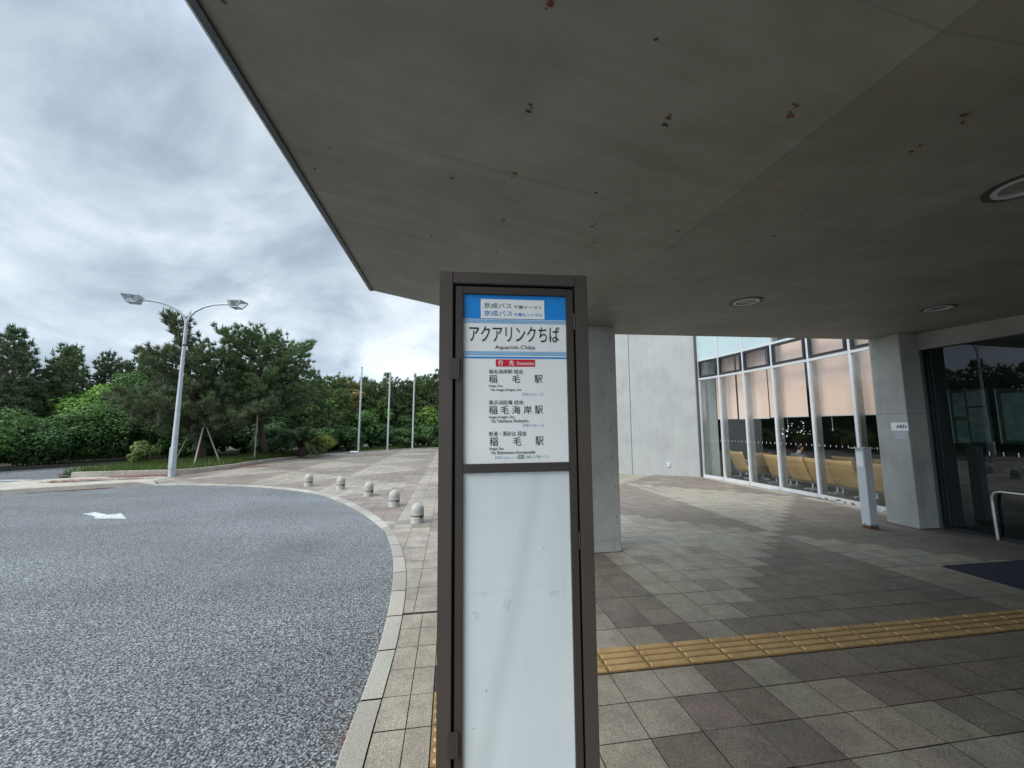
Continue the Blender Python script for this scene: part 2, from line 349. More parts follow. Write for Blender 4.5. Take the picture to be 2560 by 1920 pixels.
# ------------------------------------------------------------------ mesh helpers
def tag(o, label=None, cat=None, group=None, kind=None):
    if label: o['label'] = label
    if cat: o['category'] = cat
    if group: o['group'] = group
    if kind: o['kind'] = kind
    return o
def worldloc(o):
    v = Vector((0, 0, 0))
    while o is not None:
        v = v + o.location; o = o.parent
    return v
class MB:
    def __init__(s): s.v = []; s.f = []; s.mi = []; s.m = 0
    def add(s, vs, fs):
        k = len(s.v); s.v += [tuple(p) for p in vs]; s.f += [tuple(i + k for i in f) for f in fs]; s.mi += [s.m] * len(fs); return s
    def hexa(s, p):   # 8 points: bottom 4 ccw, top 4 ccw
        return s.add(p, [(3, 2, 1, 0), (4, 5, 6, 7), (0, 1, 5, 4), (1, 2, 6, 5), (2, 3, 7, 6), (3, 0, 4, 7)])
    def box(s, x0, x1, y0, y1, z0, z1):
        return s.hexa([(x0, y0, z0), (x1, y0, z0), (x1, y1, z0), (x0, y1, z0), (x0, y0, z1), (x1, y0, z1), (x1, y1, z1), (x0, y1, z1)])
    def beam(s, a, b, w, h, up=(0, 0, 1)):   # box from a to b, width w sideways, height h along up
        a = Vector(a); b = Vector(b); d = (b - a).normalized(); sd_ = d.cross(Vector(up)).normalized(); u = sd_.cross(d)
        q = []
        for c in (a, b):
            q.append([c + sd_ * (w / 2 * i) + u * (h / 2 * j) for i, j in ((-1, -1), (1, -1), (1, 1), (-1, 1))])
        return s.add(q[0] + q[1], [(3, 2, 1, 0), (4, 5, 6, 7), (0, 1, 5, 4), (1, 2, 6, 5), (2, 3, 7, 6), (3, 0, 4, 7)])
    def prism(s, poly, z0, z1):
        n = len(poly)
        return s.add([(x, y, z0) for x, y in poly] + [(x, y, z1) for x, y in poly],
                     [tuple(range(n - 1, -1, -1)), tuple(range(n, 2 * n))] + [(i, (i + 1) % n, n + (i + 1) % n, n + i) for i in range(n)])
    def sheet(s, poly, z):
        return s.add([(x, y, z) for x, y in poly], [tuple(range(len(poly)))])
    def tube(s, pts, rad, n=10, cap=True):
        pts = [Vector(p) for p in pts]; rings = []
        ref = Vector((0.13, 0.31, 0.94))
        for i, p in enumerate(pts):
            d = (pts[min(i + 1, len(pts) - 1)] - pts[max(i - 1, 0)]).normalized()
            if abs(d.dot(ref)) > 0.97: ref = Vector((0.9, 0.2, 0.1))
            a = d.cross(ref).normalized(); b = a.cross(d)
            r = rad[i] if isinstance(rad, (list, tuple)) else rad
            rings.append([p + a * (r * math.cos(t)) + b * (r * math.sin(t)) for t in [2 * math.pi * k / n for k in range(n)]])
        vs = [q for r_ in rings for q in r_]; fs = []
        for i in range(len(pts) - 1):
            for k in range(n):
                fs.append((i * n + k, i * n + (k + 1) % n, (i + 1) * n + (k + 1) % n, (i + 1) * n + k))
        if cap: fs += [tuple(range(n - 1, -1, -1)), tuple((len(pts) - 1) * n + k for k in range(n))]
        return s.add(vs, fs)
    def lathe(s, prof, c, n=24):
        vs = []; fs = []
        for r, z in prof:
            vs += [(c[0] + r * math.cos(2 * math.pi * k / n), c[1] + r * math.sin(2 * math.pi * k / n), c[2] + z) for k in range(n)]
        for i in range(len(prof) - 1):
            for k in range(n):
                fs.append((i * n + k, i * n + (k + 1) % n, (i + 1) * n + (k + 1) % n, (i + 1) * n + k))
        fs += [tuple(range(n - 1, -1, -1)), tuple((len(prof) - 1) * n + k for k in range(n))]
        return s.add(vs, fs)
    def build(s, name, mat, parent=None, loc=(0, 0, 0), smooth=False, bevel=0.0, seg=2):
        off = worldloc(parent) if parent else Vector(loc)
        me = bpy.data.meshes.new(name)
        me.from_pydata([(x - off[0], y - off[1], z - off[2]) for x, y, z in s.v], [], s.f)
        mats = mat if isinstance(mat, list) else [mat]
        for m in mats: me.materials.append(m)
        if len(mats) > 1: me.polygons.foreach_set('material_index', s.mi)
        bm = bmesh.new(); bm.from_mesh(me)
        bmesh.ops.recalc_face_normals(bm, faces=bm.faces)
        if bevel:
            es = [e for e in bm.edges if len(e.link_faces) == 2 and e.calc_face_angle(0) > R(35)]
            bmesh.ops.bevel(bm, geom=es, offset=bevel, segments=seg, affect='EDGES', clamp_overlap=True)
        bm.to_mesh(me); bm.free()
        if smooth:
            for p in me.polygons: p.use_smooth = True
            if smooth != 'all': me.set_sharp_from_angle(angle=R(38))
        o = bpy.data.objects.new(name, me); COL.objects.link(o)
        if parent: o.parent = parent
        else: o.location = loc
        return o
def empty(name, loc, label, cat, group=None):
    o = bpy.data.objects.new(name, None); o.empty_display_size = 0.2; COL.objects.link(o); o.location = loc
    return tag(o, label, cat, group)
def np_mesh(name, V, k, tint, mat, parent=None, loc=(0, 0, 0)):
    """V: (n*k,3) vertices, one k-gon per k vertices; tint (n,3) per face"""
    off = np.array(worldloc(parent) if parent else loc, float)
    V = np.asarray(V, np.float32).reshape(-1, 3) - off.astype(np.float32)
    n = len(V) // k
    me = bpy.data.meshes.new(name)
    me.vertices.add(n * k); me.loops.add(n * k); me.polygons.add(n)
    me.vertices.foreach_set('co', V.ravel())
    me.loops.foreach_set('vertex_index', np.arange(n * k, dtype=np.int32))
    me.polygons.foreach_set('loop_start', np.arange(0, n * k, k, dtype=np.int32))
    me.polygons.foreach_set('loop_total', np.full(n, k, np.int32))
    a = me.color_attributes.new('tint', 'FLOAT_COLOR', 'POINT')
    col = np.ones((n, k, 4), np.float32); col[:, :, :3] = np.asarray(tint, np.float32)[:, None, :]
    a.data.foreach_set('color', col.ravel())
    me.materials.append(mat); me.update(calc_edges=True); me.validate()
    o = bpy.data.objects.new(name, me); COL.objects.link(o)
    if parent: o.parent = parent
    else: o.location = loc
    return o
def copy_tree(o, parent=None):
    c = o.copy(); COL.objects.link(c)
    if parent is not None: c.parent = parent
    for ch in list(o.children): copy_tree(ch, c)
    return c
def text_into(mb, body, box, frame, d, bold=0.0):
    """write body so that it exactly fills box (s0, v0, s1, v1) of a plane; frame(s, v, d) gives world points"""
    cu = bpy.data.curves.new('lettering', 'FONT'); cu.body = body; cu.resolution_u = 5; cu.offset = bold
    o = bpy.data.objects.new('lettering', cu); COL.objects.link(o)
    bpy.context.view_layer.update()
    me = bpy.data.meshes.new_from_object(o.evaluated_get(bpy.context.evaluated_depsgraph_get()))
    P = np.array([v.co[:] for v in me.vertices]); lo = P.min(0); hi = P.max(0)
    s0, v0, s1, v1 = box
    vs = [frame(s0 + (p[0] - lo[0]) / (hi[0] - lo[0]) * (s1 - s0), v1 + (p[1] - lo[1]) / (hi[1] - lo[1]) * (v0 - v1), d) for p in P]
    mb.add(vs, [tuple(p.vertices) for p in me.polygons])
    bpy.data.objects.remove(o); bpy.data.curves.remove(cu); bpy.data.meshes.remove(me)
def spline(pts, step):
    """Catmull-Rom through 2D points, resampled to about step"""
    P = [np.array(p, float) for p in pts]; P = [2 * P[0] - P[1]] + P + [2 * P[-1] - P[-2]]
    out = []
    for i in range(1, len(P) - 2):
        for t in np.linspace(0, 1, 24, endpoint=False):
            a, b, c, d = P[i - 1], P[i], P[i + 1], P[i + 2]
            out.append(0.5 * ((2 * b) + (c - a) * t + (2 * a - 5 * b + 4 * c - d) * t * t + (3 * b - a - 3 * c + d) * t ** 3))
    out.append(P[-2]); out = np.array(out)
    s = np.concatenate([[0], np.cumsum(np.linalg.norm(np.diff(out, axis=0), axis=1))])
    q = np.arange(0, s[-1], step) if step else s
    return np.stack([np.interp(q, s, out[:, 0]), np.interp(q, s, out[:, 1])], 1)

# ------------------------------------------------------------------ ground, road, kerbs
rng = np.random.default_rng(7); random.seed(7)
tag(MB().sheet([(-900, -900), (900, -900), (900, 900), (-900, 900)], -0.06).build('ground', M['ground']), kind='structure')
tag(MB().sheet([(-70, -25), (0.2, -25), (0.2, 7), (-1.0, 12), (-5, 14.5), (-12, 18), (-12, 30), (-70, 30)], -0.02).build('road', M['asphalt']), kind='structure')

KERB_OUT = [(-.53, -6), (-.527, 0), (-.527, 2.17), (-.515, 2.63), (-.505, 3.165), (-.523, 3.687), (-.558, 4.21), (-.616, 4.73), (-.69, 5.24), (-.79, 5.73), (-.914, 6.25), (-1.06, 6.72), (-1.46, 7.6), (-1.93, 8.5), (-2.50, 9.42), (-3.15, 10.3), (-3.95, 11.03), (-4.95, 11.70), (-5.85, 12.12), (-7.2, 12.54), (-8.35, 12.72)]
KERB_IN = [(-.39, -6), (-.39, 0), (-.39, 2.15), (-.381, 2.63), (-.374, 3.17), (-.386, 3.69), (-.417, 4.21), (-.474, 4.76), (-.549, 5.23), (-.65, 5.72), (-.785, 6.25), (-.96, 6.78), (-1.32, 7.66), (-1.80, 8.58), (-2.38, 9.55), (-3.05, 10.45), (-3.87, 11.19), (-4.9, 11.87), (-5.82, 12.31), (-7.18, 12.74), (-8.35, 12.92)]
ko = spline(KERB_OUT, 0); ki = spline(KERB_IN, 0)
arc = np.concatenate([[0], np.cumsum(np.linalg.norm(np.diff(ki, axis=0), axis=1))])
V = []; T = []
pos = 0.0; L0 = arc[-1]
off0 = np.interp(2.63, ki[:, 1], arc) % 0.53
edges = np.arange(off0 - 0.53, L0, 0.53)
def at_(q, P): return np.array([np.interp(q, arc, P[:, 0]), np.interp(q, arc, P[:, 1])])
for a in edges:
    tint = np.array([0.33, 0.318, 0.278]) * (0.85 + 0.3 * rng.random()) * (1 + 0.04 * (rng.random(3) - .5))
    sub = np.linspace(max(a, 0) + 0.0075, min(a + 0.53, L0) - 0.0075, 5)
    if sub[-1] <= sub[0]: continue
    for q0, q1 in zip(sub[:-1], sub[1:]):
        o0, o1, i0, i1 = at_(q0, ko), at_(q1, ko), at_(q0, ki), at_(q1, ki)
        m0 = o0 + (i0 - o0) * .06; m1 = o1 + (i1 - o1) * .06; e0 = i0 + (o0 - i0) * .05; e1 = i1 + (o1 - i1) * .05
        for quad in ([(*m0, .006), (*e0, .006), (*e1, .006), (*m1, .006)], [(*o0, -.002), (*m0, .006), (*m1, .006), (*o1, -.002)], [(*o0, -.05), (*o0, -.002), (*o1, -.002), (*o1, -.05)]):
            V += quad; T.append(tint)
tag(np_mesh('kerb', V, 4, T, M['kerb']), kind='structure')
kb = MB()
for q0, q1 in zip(np.linspace(0, L0, 80)[:-1], np.linspace(0, L0, 80)[1:]):
    kb.add([(*at_(q0, ko), -.006), (*at_(q0, ki), -.006), (*at_(q1, ki), -.006), (*at_(q1, ko), -.006)], [(0, 1, 2, 3)])
tag(kb.build('kerb_bed', M['joint']), kind='structure')

# plaza: base sheet plus individually toned pavers
PLAZA = [tuple(p) for p in ki[::12]] + [(-8.35, 12.92), (-8.95, 13.6), (-9.2, 14.9), (-8.85, 16.2), (-8.60, 17.7), (-8.76, 19.2), (-8.70, 20.8), (-8.1, 22.7), (-7.2, 24.6), (-5.9, 26.3), (-4.3, 28.2), (-2.8, 29.7), (-.96, 30.65), (2, 31.5), (6, 32), (6.2, 13.4), (8.6, 11.6), (8.62, 6.0), (8.2, 5.3), (8.2, -6)]
tag(MB().sheet(PLAZA, -0.008).build('plaza_bed', M['joint']), kind='structure')
def clip_rect(poly, x0, x1, y0, y1):
    for ax, lim, sg in ((0, x0, 1), (0, x1, -1), (1, y0, 1), (1, y1, -1)):
        out = []
        for i in range(len(poly)):
            p, q = poly[i - 1], poly[i]
            ip = (p[ax] - lim) * sg >= 0; iq = (q[ax] - lim) * sg >= 0
            if ip != iq:
                t = (lim - p[ax]) / (q[ax] - p[ax]); out.append((p[0] + (q[0] - p[0]) * t, p[1] + (q[1] - p[1]) * t))
            if iq: out.append(q)
        poly = out
        if len(poly) < 3: return []
    return poly
def inside(x, y):
    c = False; n = len(PLAZA)
    for i in range(n):
        (xa, ya), (xb, yb) = PLAZA[i - 1], PLAZA[i]
        if (ya > y) != (yb > y) and x < (xb - xa) * (y - ya) / (yb - ya) + xa: c = not c
    return c
PX, PY = 0.305, 0.272
LIGHT = np.array([0.318, 0.292, 0.236]); MID = np.array([0.255, 0.230, 0.186]); DARK = np.array([0.196, 0.171, 0.138]); MAUVE = np.array([0.212, 0.174, 0.149])
edgepts = np.array(PLAZA + [((a[0] + b[0]) / 2, (a[1] + b[1]) / 2) for a, b in zip(PLAZA, PLAZA[1:] + PLAZA[:1])])
pv = []; pf = []; pt = []
def tile(x0, x1, y0, y1, tint):
    g = 0.0028
    x0 += g; x1 -= g; y0 += g; y1 -= g
    if x1 - x0 < .01 or y1 - y0 < .01: return
    cs = [inside(x, y) for x in (x0, x1) for y in (y0, y1)]
    if all(cs) and not ((edgepts[:, 0] > x0 - .05) & (edgepts[:, 0] < x1 + .05) & (edgepts[:, 1] > y0 - .05) & (edgepts[:, 1] < y1 + .05)).any():
        poly = [(x0, y0), (x1, y0), (x1, y1), (x0, y1)]
    else:
        poly = clip_rect(PLAZA, x0, x1, y0, y1)
        if len(poly) < 3: return
    k = len(pv); dz = rng.normal(0, .0006)
    for (x, y) in poly: pv.append((x, y, dz)); pt.append(tint)
    pf.append(tuple(range(k, k + len(poly))))
for iy in range(-32, 112):
    y0 = 2.1 + iy * PY; y1 = y0 + PY
    for ix in range(-34, 26):
        left = y0 > 3.70 - .02
        xo = -0.30 if left else 1.08
        x0 = xo + ix * PX; x1 = x0 + PX
        # the grid of the open plaza ends at the pillar line
        if left and x0 >= 1.0: continue
        if not left and x1 < 0.17: continue
        if left and x1 > 1.0: x1 = 1.08
        for xa, xb, aa in ((x0, x1, ix),):
            if left: s, a, wd = (aa + 2) // 8, (aa + 2) % 8, 8
            else: s, a, wd = (aa - 3) // 10, (aa - 3) % 10, 10
            m = abs(((iy - 2 + wd) % (2 * wd)) - wd)
            lt = a < m if s % 2 == 0 else a < wd - m
            r = rng.random()
            if lt: base = LIGHT if r < .94 else MID
            else:
                far = s % 3 == 1
                base = (MAUVE if r < (.35 if (left or s < 0) else .10) else DARK) if r < .95 else MID
            base = base * .72 + MID * .28 if left else base
            tint = base * (np.array([.98, .965, 1.0]) if left else 1.0) * (0.95 + .10 * rng.random()) * (1 + .03 * (rng.random(3) - .5))
            # tactile strip takes the row y 2.66..2.93 right of the sign and the column beside it
            if not left and 2.62 < (y0 + y1) / 2 < 2.93 and xa > -0.2: continue
            tile(xa, xb, y0, y1, tint)
    # right part of the plaza beyond y 3.7: same grid as the covered forecourt
    if y0 > 3.68:
        for ix in range(0, 26):
            x0 = 1.08 + ix * PX; x1 = x0 + PX
            s, a = (ix - 3) // 10, (ix - 3) % 10
            m = abs(((iy - 2 + 10) % 20) - 10); lt = a < m if s % 2 == 0 else a < 10 - m
            r = rng.random()
            base = (LIGHT if r < .94 else MID) if lt else (DARK if r < (.6 if y0 > 6 else .90) else (MAUVE if r < .97 else MID))
            tile(x0, x1, y0, y1, base * (0.95 + .10 * rng.random()) * (1 + .03 * (rng.random(3) - .5)))
    if y0 < 3.68:   # narrow columns between kerb and tactile strip
        for xa, xb in ((-.40, -.217), (-.217, -.078)):
            tile(xa, xb, y0, min(y1, 3.70), MID * (1.12 + .16 * rng.random()))
        if y0 > 2.9: tile(-.078, .17, y0, min(y1, 3.70), MID * (1.1 + .2 * rng.random()))
me = bpy.data.meshes.new('plaza_paving'); me.from_pydata(pv, [], pf)
ca = me.color_attributes.new('tint', 'FLOAT_COLOR', 'POINT')
ca.data.foreach_set('color', np.concatenate([np.array(pt, np.float32), np.ones((len(pt), 1), np.float32)], 1).ravel())
me.materials.append(M['paver']); me.update()
pav = bpy.data.objects.new('plaza_paving', me); COL.objects.link(pav); tag(pav, kind='structure')

# yellow tactile paving: guide bars to the right, the corner and the run beside the sign
tp = MB()
def tact(x0, x1, y0, y1, along):
    tp.m = 1; tp.box(x0 + .003, x1 - .003, y0 + .003, y1 - .003, -.004, .004); tp.m = 0
    for k in range(4):
        t = (k + .5) / 4
        if along == 'x':
            c = y0 + (y1 - y0) * t; w = .022
            tp.hexa([(x0 + .012, c - w, .0045), (x1 - .012, c - w, .0045), (x1 - .012, c + w, .0045), (x0 + .012, c + w, .0045), (x0 + .02, c - w * .7, .013), (x1 - .02, c - w * .7, .013), (x1 - .02, c + w * .7, .013), (x0 + .02, c + w * .7, .013)])
        else:
            for j in range(4):
                cy_ = y0 + (y1 - y0) * (j + .5) / 4; cx_ = x0 + (x1 - x0) * t
                tp.lathe([(.016, 0), (.010, .005)], (cx_, cy_, .0042), 10)
for k in range(-3, 24):
    x0 = 1.085 + (k) * PX
    if x0 + PX > 8.0: break
    tact(x0, x0 + PX, 2.655, 2.93, 'x')
for k in range(-30, 2): tact(-.076, .168, 2.10 + k * PY, 2.10 + (k + 1) * PY, 'y')
tag(tp.build('tactile_paving', [M['tactile'], M['tactile_base']]), kind='structure')

# far pavement with its raised kerb, the island and its kerb
sw = MB()
top = [(-14.2, 9.3, .1), (-12.6, 10.5, .1), (-10.9, 11.56, .1), (-9.8, 12.15, .1), (-8.78, 12.62, .1), (-8.36, 12.80, .004), (-8.95, 13.6, .006), (-9.2, 14.9, .006), (-9.6, 14.96, .03), (-12.0, 14.6, .03), (-12.6, 14.1, .03), (-13.6, 12.0, .05), (-15.2, 10.2, .08)]
sw.add(top, [tuple(range(len(top)))])
bk = top[:6]
for p, q in zip(bk[:-1], bk[1:]): sw.add([p, q, (q[0] + .015, q[1] - .02, -.03), (p[0] + .015, p[1] - .02, -.03)], [(0, 1, 2, 3)])
tag(sw.build('sidewalk', M['sidewalk']), kind='structure')
ke = MB()
isl = [(-12.0, 14.62, .20), (-10.6, 14.80, .20), (-9.45, 15.0, .19), (-9.05, 15.35, .18), (-8.86, 16.2, .16), (-8.62, 17.7, .14), (-8.78, 19.2, .12), (-8.72, 20.8, .10), (-8.12, 22.7, .08), (-7.2, 24.6, .07), (-5.9, 26.3, .06), (-4.3, 28.2, .06), (-2.8, 29.72, .06), (-.96, 30.67, .06), (2, 31.55, .06)]
for (a, b) in zip(isl[:-1], isl[1:]):
    d = np.array([b[0] - a[0], b[1] - a[1]]); nrm = np.array([-d[1], d[0]]) / np.linalg.norm(d) * .13
    ke.hexa([(a[0], a[1], -.02), (b[0], b[1], -.02), (b[0] + nrm[0], b[1] + nrm[1], -.02), (a[0] + nrm[0], a[1] + nrm[1], -.02), (a[0], a[1], a[2]), (b[0], b[1], b[2]), (b[0] + nrm[0], b[1] + nrm[1], b[2]), (a[0] + nrm[0], a[1] + nrm[1], a[2])])
tag(ke.build('island_kerb', M['sidewalk'], bevel=.01), kind='structure')
bed = [(p[0] - .05, p[1] + .1) for p in isl] + [(2, 60), (-6.5, 60), (-6.3, 30), (-9.4, 25.4), (-11.3, 22.4), (-13.1, 17.8), (-13.2, 15.6), (-12.4, 14.75)]
tag(MB().sheet(bed, .05).build('planting_bed', M['soil']), kind='structure')
# road behind the island, then the far kerb and the hedge bed
bk2 = [(-27, 5.5), (-20, 14.2), (-16.9, 17.7), (-15.7, 19.0), (-14.1, 20.35), (-11.8, 24.4), (-8.6, 29.0), (-8.0, 60)]
tag(MB().sheet(bk2 + [(-90, 60), (-90, 5.5)], .04).build('hedge_bed', M['soil']), kind='structure')
fk = MB()
for a, b in zip(bk2[:-2], bk2[1:-1]): fk.beam((a[0], a[1], .04), (b[0], b[1], .04), .14, .16)
tag(fk.build('far_kerb', M['joint']), kind='structure')
ln = MB()
ln.sheet([(-14.6, 14.86), (-13.02, 14.64), (-13.11, 14.44), (-14.6, 14.66)], -.015)
ln.sheet([(-14.2, 14.15), (-13.05, 14.05), (-12.95, 13.86), (-14.2, 13.95)], -.015)
tag(ln.build('road_marking', M['road_paint']), kind='structure')
ar = MB()
ar.sheet([(-7.0, 8.84), (-6.86, 8.96), (-6.42, 8.66), (-6.27, 8.76), (-5.80, 8.23), (-6.42, 8.36), (-6.52, 8.53)], -.015)
tag(ar.build('road_arrow', M['road_paint']), kind='structure')
# red-brown litter washed up along the kerbs
lv = []; lt_ = []
def litter(p, q, n, wdt, z, k_=1.0):
    for _ in range(n):
        t = rng.random(); c = np.array([p[0] + (q[0] - p[0]) * t, p[1] + (q[1] - p[1]) * t]) + rng.normal(0, wdt, 2)
        a = rng.random() * 6.28; l = k_ * (.03 + .05 * rng.random()); w = k_ * (.008 + .014 * rng.random())
        u = np.array([math.cos(a), math.sin(a)]); v_ = np.array([-u[1], u[0]])
        for i, j in ((-1, -1), (1, -1), (1, 1), (-1, 1)):
            e = c + u * l * i + v_ * w * j; lv.append((e[0], e[1], z + .004 * rng.random()))
        lt_.append(np.array([.19, .06, .04]) * (.6 + .8 * rng.random()))
litter((-11.1, 11.62), (-9.2, 12.4), 420, .05, -.012); litter((-13, 10.2), (-11.1, 11.62), 300, .06, -.012)
litter((-9.2, 14.86), (-10.8, 14.62), 420, .10, .038)
litter((-11.6, 13.4), (-9.4, 14.2), 260, .10, .07); litter((-8.7, 16.9), (-8.5, 19.5), 200, .12, .008)
litter((-8.3, 17.5), (-7.7, 17.9), 120, .08, .008); litter((-.55, 2.3), (-.54, 2.55), 40, .008, -.016, .12)
tag(np_mesh('leaf_litter', lv, 4, lt_, attr_mat('litter', 0.95)), kind='stuff', label='red brown fallen needles along the kerbs of the far pavement', cat='leaf litter')

# ------------------------------------------------------------------ canopy
def zr(x, y): return 3.05 + .031 * (x - 2) + .02 * (y - 5.03)
def zl(x, y): return zr(1.58, y) + .1755 * (1.58 - x)
XL, XF, XR, YB = -1.115, 1.58, 9.2, -7.0
def yfar(x): return 5.31 + (x - XL) * .0575
can = empty('entrance_canopy', (1.6, 1.0, 3.05), 'big folded grey concrete canopy over the forecourt with rust spotted underside', 'canopy')
c = MB()
A0, A1 = (XL, yfar(XL)), (XL, YB); B0, B1 = (XF, yfar(XF)), (XF, YB); C0, C1 = (XR, yfar(XR)), (XR, YB)
vs = [(*A0, zl(*A0)), (*B0, zr(*B0)), (*C0, zr(*C0)), (*A1, zl(*A1)), (*B1, zr(*B1)), (*C1, zr(*C1))]
vt = [(x, y, 3.95) for x, y, z in vs]
c.add(vs + vt, [(0, 3, 4, 1), (1, 4, 5, 2), (6, 7, 10, 9), (7, 8, 11, 10), (0, 1, 7, 6), (1, 2, 8, 7), (3, 9, 10, 4), (4, 10, 11, 5), (0, 6, 9, 3), (2, 5, 11, 8)])
# rust stains and pits left by old fixings, as thin irregular patches on the underside
def stain(x, y, r, ax, mi):
    c.m = mi
    z = (zr(x, y) if x > XF else zl(x, y)) - .0025
    n = 9; ring = []
    for k in range(n):
        q = 2 * math.pi * k / n; rr = r * (.55 + .7 * random.random())
        px, py = x + rr * ax * math.cos(q), y + rr * math.sin(q)
        ring.append((px, py, (zr(px, py) if x > XF else zl(px, py)) - .0025))
    c.add([(x, y, z)] + ring, [(0, 1 + k, 1 + (k + 1) % n) for k in range(n)]); c.m = 0
SP = [(1.41, 1.27, 1), (1.43, 1.32, 1), (.97, 1.5, 1), (.98, 1.54, 0), (2.15, 1.19, 1), (2.19, 1.22, 1), (2.19, 1.37, 1), (2.19, 1.41, 0), (3.17, 2.27, 1), (2.19, 2.01, 0), (2.25, 2.28, 0), (.87, 2.14, 0), (.98, 2.51, 0), (.99, 2.47, 0), (1.52, 2.3, 0), (1.62, 2.88, 0), (2.28, 2.98, 0), (2.31, 3.23, 1), (3.25, 3.21, 1), (4.23, 3.24, 0), (1.55, 3.23, 0), (3.34, 4.25, 0), (3.39, 4.26, 0), (4.36, 4.26, 0), (5.38, 4.28, 0), (3.37, 5.0, 0), (1.51, 3.59, 0), (.74, 1.2, 0),
      (.33, 1.2, 1), (.35, 1.65, 1), (.35, 1.69, 0), (.36, 2.17, 1), (.35, 2.21, 0), (.37, 2.71, 1), (.36, 2.75, 0), (.38, 3.27, 0), (.38, 3.31, 0), (-.2, 3.28, 0), (-.72, 4.15, 0), (-1.01, 4.49, 0), (-.84, 3.27, 0), (-.97, 2.68, 0), (-.79, 2.39, 0), (1.07, 2.72, 0), (-.97, 1.59, 1), (-.02, 2.38, 0), (2.6, 3.6, 0), (2.0, 4.4, 0), (2.9, 4.8, 0), (4.4, 4.9, 0), (5.0, 5.1, 0), (5.9, 4.6, 0)]
for x, y, t in SP:
    stain(x, y, (.012 if t else .008) * (.7 + .6 * random.random()), 1.2 + .6 * random.random(), 1 if t else 2)
    if t: stain(x + random.uniform(-.02, .02), y + random.uniform(-.02, .02), .005, 1.2, 2)
c.build('soffit', [M['soffit'], M['rust'], M['pit']], can)
e = MB(); e.beam((XL + .02, A1[1], zl(*A1) - .012), (XL + .02, A0[1], zl(*A0) - .012), .030, .03); e.build('edge_trim', M['trim_metal'], can)
e = MB(); e.beam((XL - .012, A1[1], zl(*A1) + .008), (XL - .012, A0[1] + .02, zl(*A0) + .008), .010, .05)
e.beam((XL - .01, A0[1] + .012, zl(*A0) + .012), (XF, B0[1] + .012, zr(*B0) + .012), .02, .03); e.build('drip_edge', M['trim_light'], can)

# recessed downlights
def downlight(x, y, label):
    z = zr(x, y); o = empty('downlight', (x, y, z), label, 'ceiling light', 'recessed lights in the canopy')
    b = MB()
    def ring(mb, r0, r1, z0, z1, n=36):
        vs = []; fs = []
        for k in range(n):
            q = 2 * math.pi * k / n; cx_, sy_ = math.cos(q), math.sin(q)
            vs += [(x + r0 * cx_, y + r0 * sy_, z - z0), (x + r1 * cx_, y + r1 * sy_, z - z0), (x + r1 * cx_, y + r1 * sy_, z - z1), (x + r0 * cx_, y + r0 * sy_, z - z1)]
        for k in range(n):
            a, b_ = 4 * k, 4 * ((k + 1) % n)
            for i in range(4): fs.append((a + i, a + (i + 1) % 4, b_ + (i + 1) % 4, b_ + i))
        mb.add(vs, fs); return mb
    ring(MB(), .132, .168, -.006, .010).build('outer_ring', M['band'], o, smooth=True)
    ring(MB(), .104, .132, -.004, .014).build('inner_ring', M['white_frame'], o, smooth=True)
    MB().lathe([(.104, .004), (.100, -.003), (.06, -.005)], (x, y, z), 30).build('lens', M['lens'], o, smooth=True)
downlight(3.28, 3.76, 'round recessed downlight in canopy, middle one in front of pink blinds')
downlight(6.09, 3.84, 'dim round downlight in the canopy nearest the dark entrance beam')
downlight(3.20, 1.56, 'largest round downlight, cut by the right edge of the photo')

# pillar, column, beam
p = MB(); p.box(1.50, 2.27, 5.03, 5.45, 0, 3.06)
o = p.build('concrete_pillar', M['concrete_pillar'], loc=(1.9, 5.2, 0), bevel=.006); tag(o, 'square grey concrete pillar standing behind the bus stop sign', 'pillar'); MB().box(1.488, 2.282, 5.018, 5.462, 0, .004).build('base_joint', M['joint'], o)
for z in (.15, 1.80): MB().box(1.502, 2.268, 5.0275, 5.029, z, z + .004).build('form_joint', M['concrete_beam'], o)
for x, z in ((2.21, .85), (2.20, 2.45), (2.17, 1.25), (2.19, 2.9), (2.22, .45), (2.16, 1.6)): MB().tube([(x, 5.0265, z), (x, 5.031, z)], .009, 10).build('tie_hole', M['pit'], o)
p = MB(); p.box(7.54, 7.94, 5.34, 5.82, 0, 3.25)
o = p.build('entrance_column', M['concrete_pillar'], loc=(7.74, 5.58, 0), bevel=.006); tag(o, 'square concrete column by the glass entrance carrying a small white sign', 'column'); MB().box(7.525, 7.955, 5.325, 5.835, 0, .004).build('base_joint', M['joint'], o)
g = MB(); g.box(7.5375, 7.539, 5.342, 5.818, 1.87, 1.876); g.box(7.542, 7.938, 5.3375, 5.339, 1.87, 1.876); g.build('form_joint', M['trim_metal'], o)
tag(MB().box(7.90, 8.02, -4, 5.335, 2.96, 3.28).build('lintel_beam', M['concrete_beam'], loc=(7.96, 0, 2.96), bevel=.005), 'long concrete beam over the dark glass entrance', 'beam')

# sign plates on the column
s = tag(MB().box(7.530, 7.5365, 5.335, 5.59, 1.585, 1.722).build('wall_sign', M['white_sheet'], loc=(7.535, 5.46, 1.65), bevel=.001), 'white AED sign fixed on the concrete column', 'sign')
t_ = MB(); text_into(t_, 'AED', (0.078, -.040, .235, -.095), lambda a, v, d: (7.5285 - d, 5.59 - a, 1.722 + v), 0, .03); t_.build('lettering', M['ink'], s)
s = tag(MB().box(7.531, 7.5365, 5.35, 5.545, 1.44, 1.575).build('notice_plate', M['pale_plate'], loc=(7.535, 5.45, 1.5), bevel=.001), 'pale grey translucent plate under the white sign on the column', 'notice')

